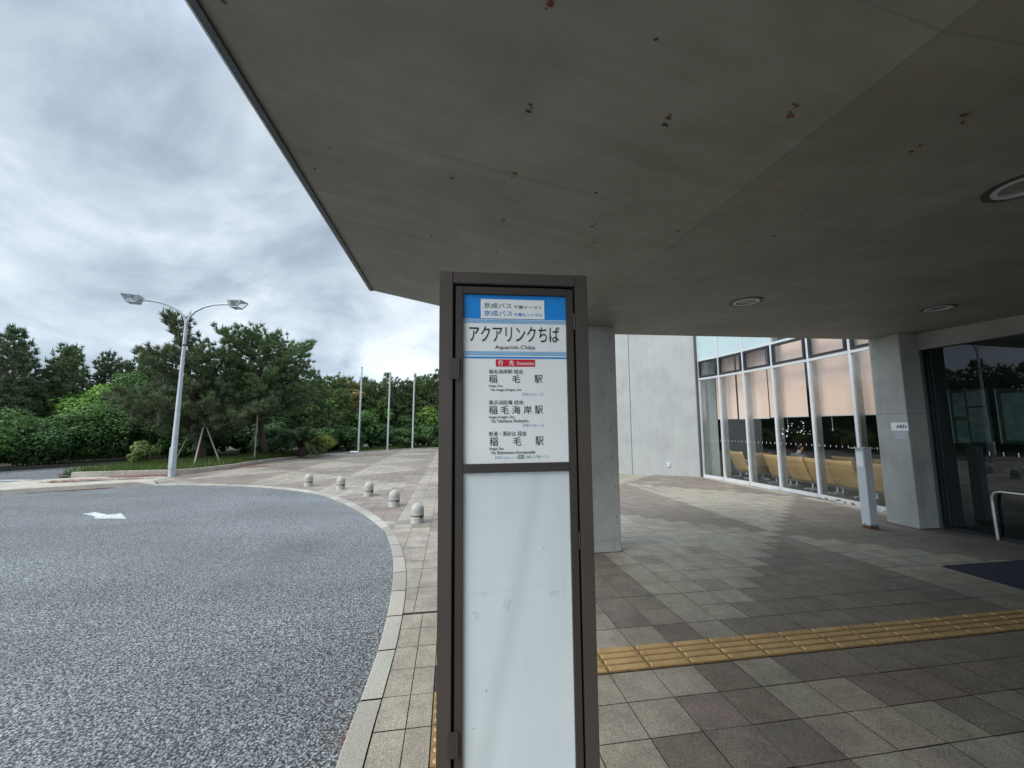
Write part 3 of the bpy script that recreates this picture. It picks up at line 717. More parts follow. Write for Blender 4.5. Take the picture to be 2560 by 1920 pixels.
# ------------------------------------------------------------------ far concrete wall and glass hall
cw = MB()
w0, w1 = np.array([8.22, 11.86]), np.array([6.32, 12.90]); w2 = np.array([3.3, 14.55])
nrm = np.array([.48, .877])
def wallseg(a, b, z0, z1, t=.35):
    cw.hexa([(*a, z0), (*b, z0), (*(b + nrm * t), z0), (*(a + nrm * t), z0), (*a, z1), (*b, z1), (*(b + nrm * t), z1), (*(a + nrm * t), z1)])
d_ = (w1 - w0) / np.linalg.norm(w1 - w0)
wallseg(w0, w1 - d_ * .008, -.02, 7.0); wallseg(w1 + d_ * .008, w2, -.02, 7.0); 
wo_ = cw.build('concrete_wall', M['concrete_wall'], loc=(6.3, 12.9, 0)); tag(wo_, 'tall pale fair faced concrete wall at the far end of the forecourt', 'wall')
j = MB(); a = w1 - d_ * .008 + nrm * .03; b = w1 + d_ * .008 + nrm * .03
j.hexa([(*a, 0), (*b, 0), (*(b + nrm * .02), 0), (*(a + nrm * .02), 0), (*a, 7), (*b, 7), (*(b + nrm * .02), 7), (*(a + nrm * .02), 7)]); j.build('joint', M['pit'], wo_)
for t, z in ((.42, 1.02), (.85, .98), (1.6, .62), (.25, 1.75), (2.2, 1.1)):
    q = w0 + d_ * t - nrm * .002; MB().tube([(q[0], q[1], z), (q[0] + nrm[0] * .004, q[1] + nrm[1] * .004, z)], .015, 10).build('tie_hole', M['concrete_beam'], wo_)
q = w0 + d_ * .98 - nrm * .03
ob = tag(MB().hexa([(*(q - d_ * .05), .30), (*(q + d_ * .05), .30), (*(q + d_ * .05 + nrm * .03), .30), (*(q - d_ * .05 + nrm * .03), .30), (*(q - d_ * .05), .42), (*(q + d_ * .05), .42), (*(q + d_ * .05 + nrm * .03), .44), (*(q - d_ * .05 + nrm * .03), .44)]).build('outlet_box', M['white_frame'], loc=(q[0], q[1], .36), bevel=.006), 'small white outlet cover low on the pale concrete wall', 'outlet')

F = [(8.29, 11.80), (8.43, 10.98), (8.485, 10.0), (8.52, 9.01), (8.515, 7.94), (8.45, 6.90), (8.37, 5.90)]
ZT1, ZT2, ZTOP = 3.25, 3.885, 6.6
hall = empty('glass_hall', (8.6, 9, 0), 'waiting hall with tall white framed glazing beyond the canopy', 'building')
for i, (x, y) in enumerate(F):
    MB().box(x - .03, x + .05, y - .03, y + .03, 0, ZTOP).build('mullion', M['white_frame'], hall, bevel=.004)
    MB().box(x + .06, x + .21, y - .008, y + .008, .02, ZTOP).build('fin', M['fin'], hall)
tl, tu, si = MB(), MB(), MB(); rusts = []
for i in range(6):
    (xa, ya), (xb, yb) = F[i], F[i + 1]
    d = Vector((xb - xa, yb - ya, 0)).normalized(); A = Vector((xa, ya, 0)) + d * .031; B = Vector((xb, yb, 0)) - d * .031
    up = Vector((0, 0, 1))
    tl.beam(A + up * ZT1, B + up * ZT1, .066, .06); tu.beam(A + up * ZT2, B + up * ZT2, .066, .06)
    si.beam(A + up * .045, B + up * .045, .10, .09)
    n_ = Vector((d.y, -d.x, 0))      # towards the forecourt? corrected below
    if n_.x > 0: n_ = -n_
    # fixed lower pane with white safety marks
    pane = MB(); a = A + up * .09; b = B + up * .09; t = -n_ * .008
    pane.hexa([a, b, b + t, a + t, a + up * (ZT1 - .12), b + up * (ZT1 - .12), b + t + up * (ZT1 - .12), a + t + up * (ZT1 - .12)])
    # one surface only: keep the outer face
    pane = MB().add([a, b, b + up * (ZT1 - .12), a + up * (ZT1 - .12)], [(0, 1, 2, 3)])
    po = pane.build('glass_pane', M['glass'], hall)
    wlen = (B - A).length
    for k in range(7):
        c_ = A + d * (wlen * (k + .5) / 7) + up * 1.22 + n_ * .003
        MB().add([c_ - d * .004 - up * .024, c_ + d * .004 - up * .024, c_ + d * .004 + up * .024, c_ - d * .004 + up * .024], [(0, 1, 2, 3)]).build('safety_mark', M['white_sheet'], po)
    if i == 3:   # white dots stuck on this pane
        for _ in range(34):
            s_, z_ = random.uniform(.12, .92) * wlen, random.uniform(1.36, 1.78); r_ = random.choice((.007, .009, .012, .018))
            if abs(s_ / wlen - .5) < .2 and z_ < 1.5 and random.random() < .6: continue
            c_ = A + d * s_ + up * z_ + n_ * .0035
            MB().add([c_ + d * (r_ * math.cos(q)) + up * (r_ * math.sin(q)) for q in [k * math.pi / 5 for k in range(10)]], [tuple(range(10))]).build('sticker', M['white_sheet'], po)
    # black framed awning window between the transoms
    fr = MB(); a = A + d * .02 + up * (ZT1 + .045); b = B - d * .02 + up * (ZT1 + .045); hgt = ZT2 - ZT1 - .09; f = .055; o_ = n_ * .02
    fr.beam(a + o_ + up * f / 2, b + o_ + up * f / 2, .06, f); fr.beam(a + o_ + up * (hgt - f / 2), b + o_ + up * (hgt - f / 2), .06, f)
    fr.beam(a + o_ + d * f / 2 + up * f, a + o_ + d * f / 2 + up * (hgt - f), f, .06, n_); fr.beam(b + o_ - d * f / 2 + up * f, b + o_ - d * f / 2 + up * (hgt - f), f, .06, n_)
    fo = fr.build('window', M['black_frame'], hall)
    MB().add([a + up * f + d * f, b + up * f - d * f, b - d * f + up * (hgt - f), a + d * f + up * (hgt - f)], [(0, 1, 2, 3)]).build('pane', M['glass'], fo)
    a = A + up * (ZT2 + .03); b = B + up * (ZT2 + .03)
    MB().add([a, b, b + up * (ZTOP - ZT2), a + up * (ZTOP - ZT2)], [(0, 1, 2, 3)]).build('glass_pane', M['glass_sky'] if i < 3 else M['glass'], hall)
    if i >= 4:
        for _ in range(13):
            ru = MB(); c_ = A + d * random.uniform(0, wlen) + up * random.uniform(.012, .05) + n_ * .052; r_ = random.uniform(.012, .04)
            ru.add([c_ + d * (r_ * 1.8 * math.cos(q) * random.uniform(.6, 1.2)) + up * (r_ * .5 * math.sin(q) * random.uniform(.6, 1.2)) for q in [k * math.pi / 4 for k in range(8)]], [tuple(range(8))]); rusts.append(ru)
tl.build('transom', M['white_frame'], hall); tu.build('transom', M['white_frame'], hall)
so = si.build('sill', M['white_frame'], hall)
for ru in rusts: ru.build('rust_patch', M['rust'], so)
MB().box(8.19, 8.27, 11.79, 11.85, 0, ZTOP).build('corner_post', M['trim_metal'], hall)
sh = MB()
sh.box(8.8, 16, 12.2, 12.3, 0, ZTOP); sh.box(15.9, 16, 4, 12.2, 0, ZTOP); sh.box(8.5, 15.9, 5.4, 5.5, 0, ZTOP); sh.box(8.2, 16, 4, 12.3, ZTOP, ZTOP + .1)
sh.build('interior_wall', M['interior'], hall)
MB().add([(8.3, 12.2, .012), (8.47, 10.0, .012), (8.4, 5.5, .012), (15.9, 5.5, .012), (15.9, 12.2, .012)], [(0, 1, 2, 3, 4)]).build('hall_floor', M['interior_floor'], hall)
MB().box(8.72, 9.0, 11.93, 12.15, 0, ZTOP).build('interior_column', M['interior_grey'], hall)
MB().box(12.6, 12.7, 5.6, 9.0, .1, 2.1).build('shelf_unit', M['black_frame'], hall)

# roller blinds
def blind(y0, y1, z0, label):
    o = empty('roller_blind', (8.86, (y0 + y1) / 2, 3.95), label, 'roller blind', 'pink roller blinds in the hall window')
    n = 8; mb = MB(); vs = []
    for k in range(n + 1):
        y = y0 + (y1 - y0) * k / n; bx = .008 * math.sin(k * 1.3)
        vs += [(8.86 + bx, y, z0 + .02), (8.86, y, 3.90)]
    mb.add(vs, [(2 * k, 2 * k + 2, 2 * k + 3, 2 * k + 1) for k in range(n)]); mb.build('fabric', M['blind'], o, smooth='all')
    MB().box(8.852, 8.868, y0, y1, z0, z0 + .022).build('bottom_bar', M['white_frame'], o)
    MB().tube([(8.86, y0, 3.93), (8.86, y1, 3.93)], .03, 12).build('roller', M['white_frame'], o)
    yc = y0 + (y1 - y0) * .55
    m = MB(); m.tube([(8.87, yc, z0), (8.87, yc, z0 - .26)], .004, 6); m.tube([(8.87, yc, z0 - .27), (8.87, yc, z0 - .34)], .010, 8); m.build('pull_cord', M['white_frame'], o)
blind(10.82, 11.72, 1.89, 'pink roller blind beside the concrete wall, farthest from the column')
blind(9.59, 10.74, 1.88, 'pink roller blind second from the concrete wall')
blind(8.39, 9.55, 1.90, 'pink roller blind above the seated person')
blind(7.20, 8.30, 1.90, 'pink roller blind right of the seated person and left of the last bar')
blind(5.95, 7.13, 1.90, 'pink roller blind partly hidden by the concrete column with the sign')

# waiting chairs seen from behind
def chair_mesh():
    o = empty('waiting_chair', (0, 0, 0), 'x', 'chair', 'perforated yellow chairs in the waiting hall')
    w = .315
    prof = [(-.05, .84), (-.02, .74), (.03, .60), (.09, .46), (.14, .35), (.19, .25), (.22, .19)]
    vs = []; n = 8
    for x, z in prof:
        for k in range(n + 1):
            t = -1 + 2 * k / n; vs.append((x - .05 * (1 - t * t) + .02, t * w * (1.0 if z < .8 else .97), z + (.012 * (t * t) if z > .8 else 0)))
    fs = [(r * (n + 1) + k, r * (n + 1) + k + 1, (r + 1) * (n + 1) + k + 1, (r + 1) * (n + 1) + k) for r in range(len(prof) - 1) for k in range(n)]
    b = MB().add(vs, fs)
    ob = b.build('backrest', M['seat'], o, smooth='all'); md = ob.modifiers.new('solid', 'SOLIDIFY'); md.thickness = .014
    s = MB(); sp = [(.14, .335), (.24, .315), (.42, .33), (.56, .345), (.60, .33)]
    vs = [(x, t * w, z + .012 * t * t) for x, z in sp for t in (-1, -.5, 0, .5, 1)]
    s.add(vs, [(r * 5 + k, r * 5 + k + 1, r * 5 + k + 6, r * 5 + k + 5) for r in range(4) for k in range(4)])
    ob = s.build('seat', M['seat'], o, smooth='all'); md = ob.modifiers.new('solid', 'SOLIDIFY'); md.thickness = .016
    for sg in (-1, 1):
        MB().tube([(.10, sg * .285, .50), (.14, sg * .288, .56), (.22, sg * .29, .585), (.42, sg * .29, .58), (.50, sg * .288, .54), (.50, sg * .285, .44), (.46, sg * .28, .35)], .014, 8).build('armrest', M['wood'] if False else M['seat'], o, smooth='all')
    m = MB(); m.tube([(.30, -.36, .17), (.30, .36, .17)], .028, 10)
    for sg in (-.18, .18):
        m.tube([(.29, sg, .17), (.26, sg, .31)], .012, 8); m.tube([(.32, sg, .17), (.42, sg, .31)], .012, 8)
    m.build('beam', M['chrome_blue'], o, smooth=True)
    for sg in (-.24, .24):
        l = MB(); l.tube([(.30, sg, .16), (.30, sg, .03)], .022, 10); l.beam((.05, sg, .018), (.52, sg, .018), .04, .03); l.build('leg', M['chrome_blue'], o, smooth=True)
    st = MB(); st.beam((.12, .08, .62), (.20, .08, .26), .03, .012, (1, 0, 0)); st.build('back_strut', M['galv'], o)
    return o
ch0 = chair_mesh()
CH = [(9.22, 11.42, 0, 'yellow perforated chair back nearest the pale concrete wall'), (9.22, 9.98, 0, 'yellow chair back just left of the seated person, behind a white bar'), (9.22, 9.30, 0, 'yellow perforated chair on which the person in dark jacket sits'),
      (9.22, 8.64, 0, 'yellow chair right next to the seated person, partly behind a white bar'), (9.22, 8.02, 0, 'wide yellow perforated chair back left of the white metal post'), (9.22, 7.25, 0, 'yellow chair back showing between the white post and the column'),
      (10.5, 9.02, 0, 'yellow chair of the second row behind the white post, left one'), (10.5, 8.2, 0, 'yellow chair of the second row close to the column'), (9.55, 10.72, 90, 'yellow chair turned sideways with both armrests in view')]
for i, (x, y, a, lb) in enumerate(CH):
    o = ch0 if i == 0 else copy_tree(ch0)
    o.location = (x, y, 0.012); o.rotation_euler = (0, 0, R(a)); o['label'] = lb

# seated person
def skinned(name, pts, edges, parent, mat, sub=2):
    """pts: list of (x,y,z,r)"""
    off = worldloc(parent)
    me = bpy.data.meshes.new(name); me.from_pydata([(p[0] - off[0], p[1] - off[1], p[2] - off[2]) for p in pts], edges, [])
    ob = bpy.data.objects.new(name, me); COL.objects.link(ob)
    md = ob.modifiers.new('skin', 'SKIN'); md.use_smooth_shade = True
    for i, p in enumerate(pts):
        sv = me.skin_vertices[0].data[i]; r = p[3]; sv.radius = (r, r) if isinstance(r, (int, float)) else r
    me.skin_vertices[0].data[0].use_root = True
    if sub: s2 = ob.modifiers.new('sub', 'SUBSURF'); s2.levels = sub; s2.render_levels = sub
    bpy.context.view_layer.update()
    m2 = bpy.data.meshes.new_from_object(ob.evaluated_get(bpy.context.evaluated_depsgraph_get()))
    ob.modifiers.clear(); ob.data = m2; m2.name = name
    m2.materials.clear(); m2.materials.append(mat)
    for p_ in m2.polygons: p_.use_smooth = True
    ob.parent = parent
    return ob
px, py = 9.44, 9.33
per = empty('person', (px, py, 0.012), 'person with short dark hair in a dark blue jacket sitting with back to the window', 'person')
def P(x, y, z, r): return (px + x, py + y, z, r)
body = [P(0, 0, .42, (.13, .10)), P(-.02, 0, .62, (.13, .095)), P(-.03, 0, .80, (.145, .10)), P(-.02, 0, .895, (.085, .07)), P(.015, -.005, .955, .048), P(.045, -.015, 1.01, (.060, .070)), P(.055, -.02, 1.075, (.070, .084)), P(.05, -.02, 1.135, (.058, .070)), P(.045, -.02, 1.165, (.028, .034)),
        P(.118, -.045, 1.065, .012), P(.135, -.050, 1.045, .009), P(.045, .062, 1.06, .012), P(.036, .078, 1.065, .010), P(.045, -.100, 1.06, .012), P(.036, -.116, 1.065, .010)]
ed = [(0, 1), (1, 2), (2, 3), (3, 4), (4, 5), (5, 6), (6, 7), (7, 8), (6, 9), (9, 10), (6, 11), (11, 12), (6, 13), (13, 14)]
jk = [P(0, 0, .40, (.175, .13)), P(-.02, 0, .62, (.175, .125)), P(-.03, 0, .80, (.18, .125)), P(-.015, 0, .90, (.105, .085)), P(.005, -.003, .945, (.062, .060))]
je = [(0, 1), (1, 2), (2, 3), (3, 4)]
for sg_ in (1, -1):      # arms, forearms resting on the thighs, hands with five fingers each
    b = len(body); body += [P(-.02, sg_ * .17, .865, .055), P(.05, sg_ * .235, .64, .042), P(.27, sg_ * .15, .565, .032), P(.34, sg_ * .12, .555, .026), P(.385, sg_ * .10, .550, .026)]
    ed += [(2, b), (b, b + 1), (b + 1, b + 2), (b + 2, b + 3), (b + 3, b + 4)]
    for k, (dy, ln) in enumerate(((-.026, .062), (-.009, .072), (.009, .068), (.025, .052))):
        f = len(body); body += [P(.41, sg_ * (.10 + dy), .548, .0095), P(.41 + ln * .55, sg_ * (.10 + dy * 1.15), .540, .0085), P(.41 + ln, sg_ * (.10 + dy * 1.1), .520, .007)]
        ed += [(b + 4, f), (f, f + 1), (f + 1, f + 2)]
    f = len(body); body += [P(.365, sg_ * .068, .555, .011), P(.395, sg_ * .050, .545, .009)]; ed += [(b + 3, f), (f, f + 1)]
    b = len(body); body += [P(.12, sg_ * .09, .42, .075), P(.44, sg_ * .10, .42, .055), P(.45, sg_ * .10, .10, .038), P(.56, sg_ * .10, .05, .03)]
    ed += [(0, b), (b, b + 1), (b + 1, b + 2), (b + 2, b + 3)]
    j = len(jk); jk += [P(-.02, sg_ * .185, .865, .075), P(.05, sg_ * .245, .64, .060), P(.27, sg_ * .155, .565, .045)]; je += [(2, j), (j, j + 1), (j + 1, j + 2)]
skinned('body', body, ed, per, M['skin'])
skinned('jacket', jk, je, per, M['jacket'])
tr = [P(.02, 0, .40, (.15, .11)), P(.12, .09, .42, .092), P(.44, .10, .42, .070), P(.45, .10, .09, .055), P(.12, -.09, .42, .092), P(.44, -.10, .42, .070), P(.45, -.10, .09, .055)]
skinned('trousers', tr, [(0, 1), (1, 2), (2, 3), (0, 4), (4, 5), (5, 6)], per, M['trousers'])
hr = [P(.010, -.012, 1.005, (.050, .050)), P(.022, -.018, 1.07, (.078, .080)), P(.035, -.02, 1.135, (.082, .088)), P(.045, -.02, 1.19, (.052, .056))]
skinned('hair', hr, [(0, 1), (1, 2), (2, 3)], per, M['hair'])

# ------------------------------------------------------------------ dark glass entrance on the right
en = empty('glass_entrance', (8.06, 2, 0), 'dark tinted glass entrance mirroring the trees, right of the column', 'entrance')
MB().add([(8.0, -6, .05), (8.0, 5.335, .05), (8.0, 5.335, 2.97), (8.0, -6, 2.97)], [(0, 1, 2, 3)]).build('glass_pane', M['glass_tinted'], en)
f = MB(); f.box(7.985, 8.02, 5.27, 5.285, 0, 2.955); f.box(7.985, 8.02, 5.21, 5.225, 0, 2.955); MB().box(7.941, 8.03, 5.345, 5.45, 0, 3.4).build('jamb', M['lobby'], en); f.build('frame_post', M['black_frame'], en, bevel=.003)
MB().box(7.98, 8.03, -6, 5.205, .003, .05).build('threshold', M['black_frame'], en)
for k in range(30):
    y = 4.66 - k * .152; MB().add([(7.996, y - .005, 1.22), (7.996, y + .005, 1.22), (7.996, y + .005, 1.28), (7.996, y - .005, 1.28)], [(0, 1, 2, 3)]).build('safety_mark', M['white_sheet'], en)
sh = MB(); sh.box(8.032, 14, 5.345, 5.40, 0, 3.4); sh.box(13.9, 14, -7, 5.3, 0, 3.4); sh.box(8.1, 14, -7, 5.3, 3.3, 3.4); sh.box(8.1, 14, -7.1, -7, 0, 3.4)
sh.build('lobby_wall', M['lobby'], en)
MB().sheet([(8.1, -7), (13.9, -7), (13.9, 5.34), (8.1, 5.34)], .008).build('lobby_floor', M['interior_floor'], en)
def notice(y0, y1, z0, z1, label, sheets):
    o = empty('notice_board', (8.20, (y0 + y1) / 2, z0), label, 'notice board', 'notice boards behind the entrance glass')
    MB().box(8.19, 8.21, y0, y1, z0, z1).build('board', M['board'], o)
    MB().box(8.182, 8.189, y1 - .012, y1 + .004, z0, z1).build('edge_strip', M['white_sheet'], o)
    MB().box(8.18, 8.189, y0, y1 - .014, z0 - .02, z0 + .004).build('bottom_rail', M['black_frame'], o)
    for a, b, c_, d in sheets:
        MB().box(8.185, 8.189, a, b, c_, d).build('poster', M['paper'], o)
notice(4.70, 5.18, 1.38, 2.25, 'notice board with posters inside the dark glass, next to the column', [(4.98, 5.12, 1.40, 1.75), (4.74, 4.95, 1.42, 1.95), (4.98, 5.13, 1.82, 2.2), (4.74, 4.95, 1.98, 2.22)])
notice(3.4, 4.62, 1.40, 2.22, 'notice board inside the dark glass, cut by the photo edge', [(4.05, 4.56, 1.45, 2.15), (3.5, 4.0, 1.45, 2.15)])
hr_ = MB()
hr_.tube([(7.94, 4.66, .005), (7.94, 4.665, .50), (7.94, 4.66, .62), (7.94, 4.63, .685), (7.94, 4.56, .705), (7.94, 3.9, .705), (7.94, 2.9, .705), (7.94, 2.82, .685), (7.94, 2.79, .62), (7.94, 2.79, .005)], .022, 14)
tag(hr_.build('handrail', M['steel'], loc=(7.97, 3.7, 0), smooth=True), 'bent stainless steel handrail by the dark entrance glass', 'handrail')
rk = empty('brochure_rack', (9.0, 4.6, 0), 'leaning wooden rack holding leaflets behind the entrance glass', 'rack')
r_ = MB()
r_.beam((8.75, 4.78, 1.22), (9.15, 4.60, .02), .03, .09, (1, 0, 0)); r_.beam((8.75, 3.6, 1.22), (9.15, 3.6, .02), .03, .09, (1, 0, 0)); r_.build('frame', M['wood'], rk)
for k in range(4):
    z = 1.10 - k * .26; x = 8.78 + k * .085
    MB().hexa([(x, 3.62, z - .2), (x + .02, 3.62, z - .2), (x + .02, 4.62, z - .2), (x, 4.62, z - .2), (x - .05, 3.62, z), (x - .03, 3.62, z), (x - .03, 4.62, z), (x - .05, 4.62, z)]).build('shelf', M['pale_plate'] if k < 2 else M['board'], rk)
tag(MB().box(5.78, 7.6, 2.25, 3.915, .004, .016).build('door_mat', M['mat_navy'], loc=(6.7, 3.1, 0), bevel=.004), 'dark navy entrance mat lying before the dark glass', 'mat')

# white post with a rusting foot
po = empty('metal_post', (6.835, 5.53, 0), 'short white box post with a rusted foot before the column', 'post')
MB().box(6.755, 6.915, 5.46, 5.60, .0, 1.285).build('shaft', M['rusty_white'], po, bevel=.006)
MB().box(6.70, 6.955, 5.42, 5.64, 1.286, 1.30).build('cap_plate', M['galv'], po, bevel=.002)
MB().box(6.748, 6.754, 5.475, 5.585, .985, 1.245).build('cover_plate', M['white_sheet'], po, bevel=.002)
for y in (5.485, 5.53, 5.575):
    for z in (1.0, 1.23): MB().tube([(6.7475, y, z), (6.745, y, z)], .005, 8).build('screw', M['rust'], po)
bf = MB()
for _ in range(22):
    q = random.random() * 6.28; bf.lathe([(.02 + .012 * random.random(), 0), (.008, .018)], (6.835 + .085 * math.cos(q), 5.53 + .075 * math.sin(q), .002), 7)
bf.build('rusted_foot', M['rust'], po)

# ------------------------------------------------------------------ bus stop sign
O = np.array([-.0416, 1.1426, 2.1215]); yaw, roll, lean = -.044, .0115, .0202
a1 = np.array([math.cos(yaw), math.sin(yaw), 0]); n1_ = np.array([math.sin(yaw), -math.cos(yaw), 0])
u1 = np.array([0, 0, 1.]) * math.cos(lean) + n1_ * math.sin(lean); nn = np.cross(a1, u1)
aa_ = a1 * math.cos(roll) + u1 * math.sin(roll); uu = np.cross(nn, aa_)
if uu[2] < 0: uu = -uu
def S(s, v, d): return tuple(O + aa_ * s + uu * v + nn * d)
def sbox(mb, s0, s1, v0, v1, d0, d1):   # v0 upper, v1 lower; d0 back, d1 front
    return mb.hexa([S(s0, v1, d1), S(s1, v1, d1), S(s1, v1, d0), S(s0, v1, d0), S(s0, v0, d1), S(s1, v0, d1), S(s1, v0, d0), S(s0, v0, d0)])
def srect(mb, s0, s1, v0, v1, d): return mb.add([S(s0, v1, d), S(s1, v1, d), S(s1, v0, d), S(s0, v0, d)], [(0, 1, 2, 3)])
VB = -2.10
sg = empty('bus_stop_sign', S(.23, VB, -.06), 'tall brown framed bus stop sign with white and blue timetable panel', 'bus stop sign')
m = MB(); sbox(m, 0, .0405, 0, VB, -.13, 0); sbox(m, .4205, .46, 0, VB, -.13, 0); sbox(m, .0407, .4203, -.0003, -.037, -.13, -.0002); sbox(m, .0407, .4203, VB + .1, VB, -.13, -.0002)
m.build('cabinet', M['brown'], sg, bevel=.0022)
m = MB(); sbox(m, .0407, .4203, -.0375, VB + .101, -.12, -.042); m.build('back_panel', M['black'], sg)
D1 = -.004
m = MB(); dv = [(.0485, .0710, -.0445, VB + .112), (.3915, .4140, -.0455, VB + .112)]
for s0, s1, v0, v1 in dv: sbox(m, s0, s1, v0, v1, -.034, D1)
for v0, v1 in ((-.0445, -.0672), (-.5825, -.6088), (VB + .15, VB + .112)): sbox(m, .0712, .3913, v0, v1, -.034, D1 - .0004)
dr = m.build('door_frame', M['brown_dark'], sg, bevel=.0014)
for v0, v1 in ((-.268, -.331), (-1.307, -1.373)):
    m = MB(); sbox(m, .031, .0612, v0, v1, -.0035, .0022); l = m.build('latch', M['brown_dark'], dr, bevel=.001)
    for s_, v_, r_ in ((.053, (v0 + v1) / 2 + .001, .0024), (.053, v0 - .006, .0011), (.053, v1 + .006, .0011)):
        MB().add([S(s_ + r_ * math.cos(q), v_ + r_ * math.sin(q), .0026) for q in [i * math.pi / 6 for i in range(12)]], [tuple(range(12))]).build('keyhole' if r_ > .002 else 'rivet', M['black'], l)
for v0, v1 in ((-.122, -.174), (-.788, -.840)):
    m = MB(); m.tube([S(.4175, v0, -.006), S(.4175, v1, -.006)], .0028, 10); m.build('hinge', M['brown_dark'], dr, smooth=True)
DP = -.014
m = MB(); sbox(m, .0708, .3917, -.067, -.583, -.03, DP); up_ = m.build('notice_panel', M['white_sheet'], sg)
def layer(name, mat, rects, d):
    for s0, s1, v0, v1 in rects: srect(MB(), s0, s1, v0, v1, d).build(name, mat, up_)
layer('blue_band', M['blue'], [(.0712, .3913, -.0674, -.1430), (.0712, .3913, -.2605, -.2658)], DP + .0008)
layer('pale_stripe', M['sky_blue'], [(.0712, .3913, -.1455, -.1487), (.0712, .3913, -.1503, -.1528), (.0712, .3913, -.1543, -.1562), (.0712, .3913, -.2440, -.2460), (.0712, .3913, -.2477, -.2503), (.0712, .3913, -.2520, -.2560)], DP + .0008)
m = MB()
def rrect(mb, s0, s1, v0, v1, r, d):
    pts = []
    for cs_, cv_, q0 in ((s1 - r, v0 - r, 0), (s0 + r, v0 - r, 90), (s0 + r, v1 + r, 180), (s1 - r, v1 + r, 270)):
        for k in range(5): q = R(q0 + 22.5 * k); pts.append(S(cs_ + r * math.cos(q), cv_ + r * math.sin(q), d))
    mb.add(pts, [tuple(range(len(pts)))])
rrect(m, .1697, .2916, -.2687, -.2909, .002, DP + .0008); m.build('red_label', M['red'], up_)
layer('name_sticker', M['white_sheet'], [(.1247, .3234, -.0807, -.1415)], DP + .0016)
m = MB(); rrect(m, .2345, .2541, -.5596, -.5702, .001, DP + .0008); m.build('green_label', M['chip_green'], up_)
def letters(name, mat, items, d, bold=0.0):
    for it in items:
        m = MB(); text_into(m, it[0], it[1:5], S, d, it[5] if len(it) > 5 else bold); m.build(name, mat, up_)
DT = DP + .0010
letters('lettering', M['ink'], [
    ('アクアリンクちば', .0897, -.1641, .3702, -.2141, .006), ('Aquarink-Chiba', .168, -.2246, .2923, -.2405, .004),
    ('稲毛海岸駅 経由', .1487, -.2994, .2526, -.3130), ('稲', .1487, -.3165, .1740, -.3409), ('毛', .2195, -.3170, .2445, -.3405), ('駅', .2885, -.3165, .3141, -.3409),
    ('Inage Sta.', .1485, -.3468, .1919, -.3551, .009), ('Via Inage-Kaigan Sta.', .1534, -.3581, .2497, -.3676, .009), ('(', .2505, -.3700, .2530, -.3815), (')', .3120, -.3700, .3145, -.3815),
    ('高浜消防署 経由', .1484, -.3938, .2530, -.4074), ('稲', .1483, -.4107, .1740, -.4362), ('毛', .1845, -.4110, .2090, -.4355), ('海', .2190, -.4107, .2440, -.4360), ('岸', .2540, -.4107, .2785, -.4360), ('駅', .2885, -.4107, .3140, -.4362),
    ('Inage-Kaigan Sta.', .1482, -.4405, .2271, -.4505, .009), ('Via Takahama Shobosho', .1537, -.4517, .2688, -.4612, .009), ('(', .2515, -.4640, .2540, -.4760), (')', .3120, -.4640, .3145, -.4760),
    ('新港・黒砂台 経由', .1480, -.4876, .2606, -.5021), ('稲', .1498, -.5045, .1752, -.5312), ('毛', .2210, -.5050, .2455, -.5305), ('駅', .2890, -.5045, .3147, -.5312),
    ('Inage Sta.', .1497, -.5347, .1935, -.5447, .009), ('Via Shimminato-Kurosunadai', .1541, -.5458, .2876, -.5556, .009), ('(', .1672, -.5600, .1695, -.5710), ('・', .2290, -.5640, .2320, -.5660)], DT, .004)
letters('green_lettering', M['text_green'], [('京成バス', .1335, -.0925, .2208, -.1097, .008), ('千葉イースト', .2267, -.0985, .3167, -.1097, .014), ('京成バス千葉イースト', .2590, -.5605, .3300, -.5695)], DP + .0022)
letters('blue_lettering', M['text_blue'], [('京成バス', .1335, -.1165, .2226, -.1341, .008), ('千葉セントラル', .2276, -.1225, .3175, -.1337, .014), ('京成バス', .2545, -.3715, .2790, -.3800), ('千葉セントラル', .2805, -.3738, .3105, -.3798), ('京成バス', .2555, -.4657, .2800, -.4747), ('千葉セントラル', .2815, -.4680, .3110, -.4745), ('京成バス', .1705, -.5612, .1965, -.5700), ('千葉セントラル', .1980, -.5633, .2275, -.5695)], DP + .0022)
letters('white_lettering', M['white_sheet'], [('行', .1775, -.2715, .1925, -.2882, .014), ('先', .2105, -.2715, .2262, -.2882, .014), ('Destination', .2357, -.2756, .2877, -.2858, .006), ('稲81', .2362, -.5612, .2525, -.5688)], DP + .0016)
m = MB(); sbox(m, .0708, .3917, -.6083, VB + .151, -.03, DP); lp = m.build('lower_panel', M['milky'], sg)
m = MB()
def ribbon(pts, w):
    P_ = [np.array(p) for p in pts]
    for p, q in zip(P_[:-1], P_[1:]):
        d = q - p; nv = np.array([-d[1], d[0]]) / np.linalg.norm(d) * w / 2
        m.add([S(*(p - nv), DP + .0006), S(*(q - nv), DP + .0006), S(*(q + nv), DP + .0006), S(*(p + nv), DP + .0006)], [(0, 1, 2, 3)])
ribbon([(.1445, -.613), (.146, -.624), (.128, -.650), (.112, -.671), (.104, -.675), (.090, -.670)], .0009)
ribbon([(.3675, -.912), (.371, -.979), (.345, -.982)], .0010)
ribbon([(.085, -.735), (.16, -.733), (.24, -.728)], .0007); ribbon([(.08, -.95), (.21, -.947), (.38, -.93)], .0007)
ribbon([(.328, -.966), (.352, -.962)], .016); ribbon([(.104, -1.000), (.113, -1.020)], .013); ribbon([(.192, -.998), (.201, -.972)], .015); ribbon([(.120, -.956), (.140, -.955)], .012)
m.build('tape_residue', M['smudge'], lp)
m = MB()
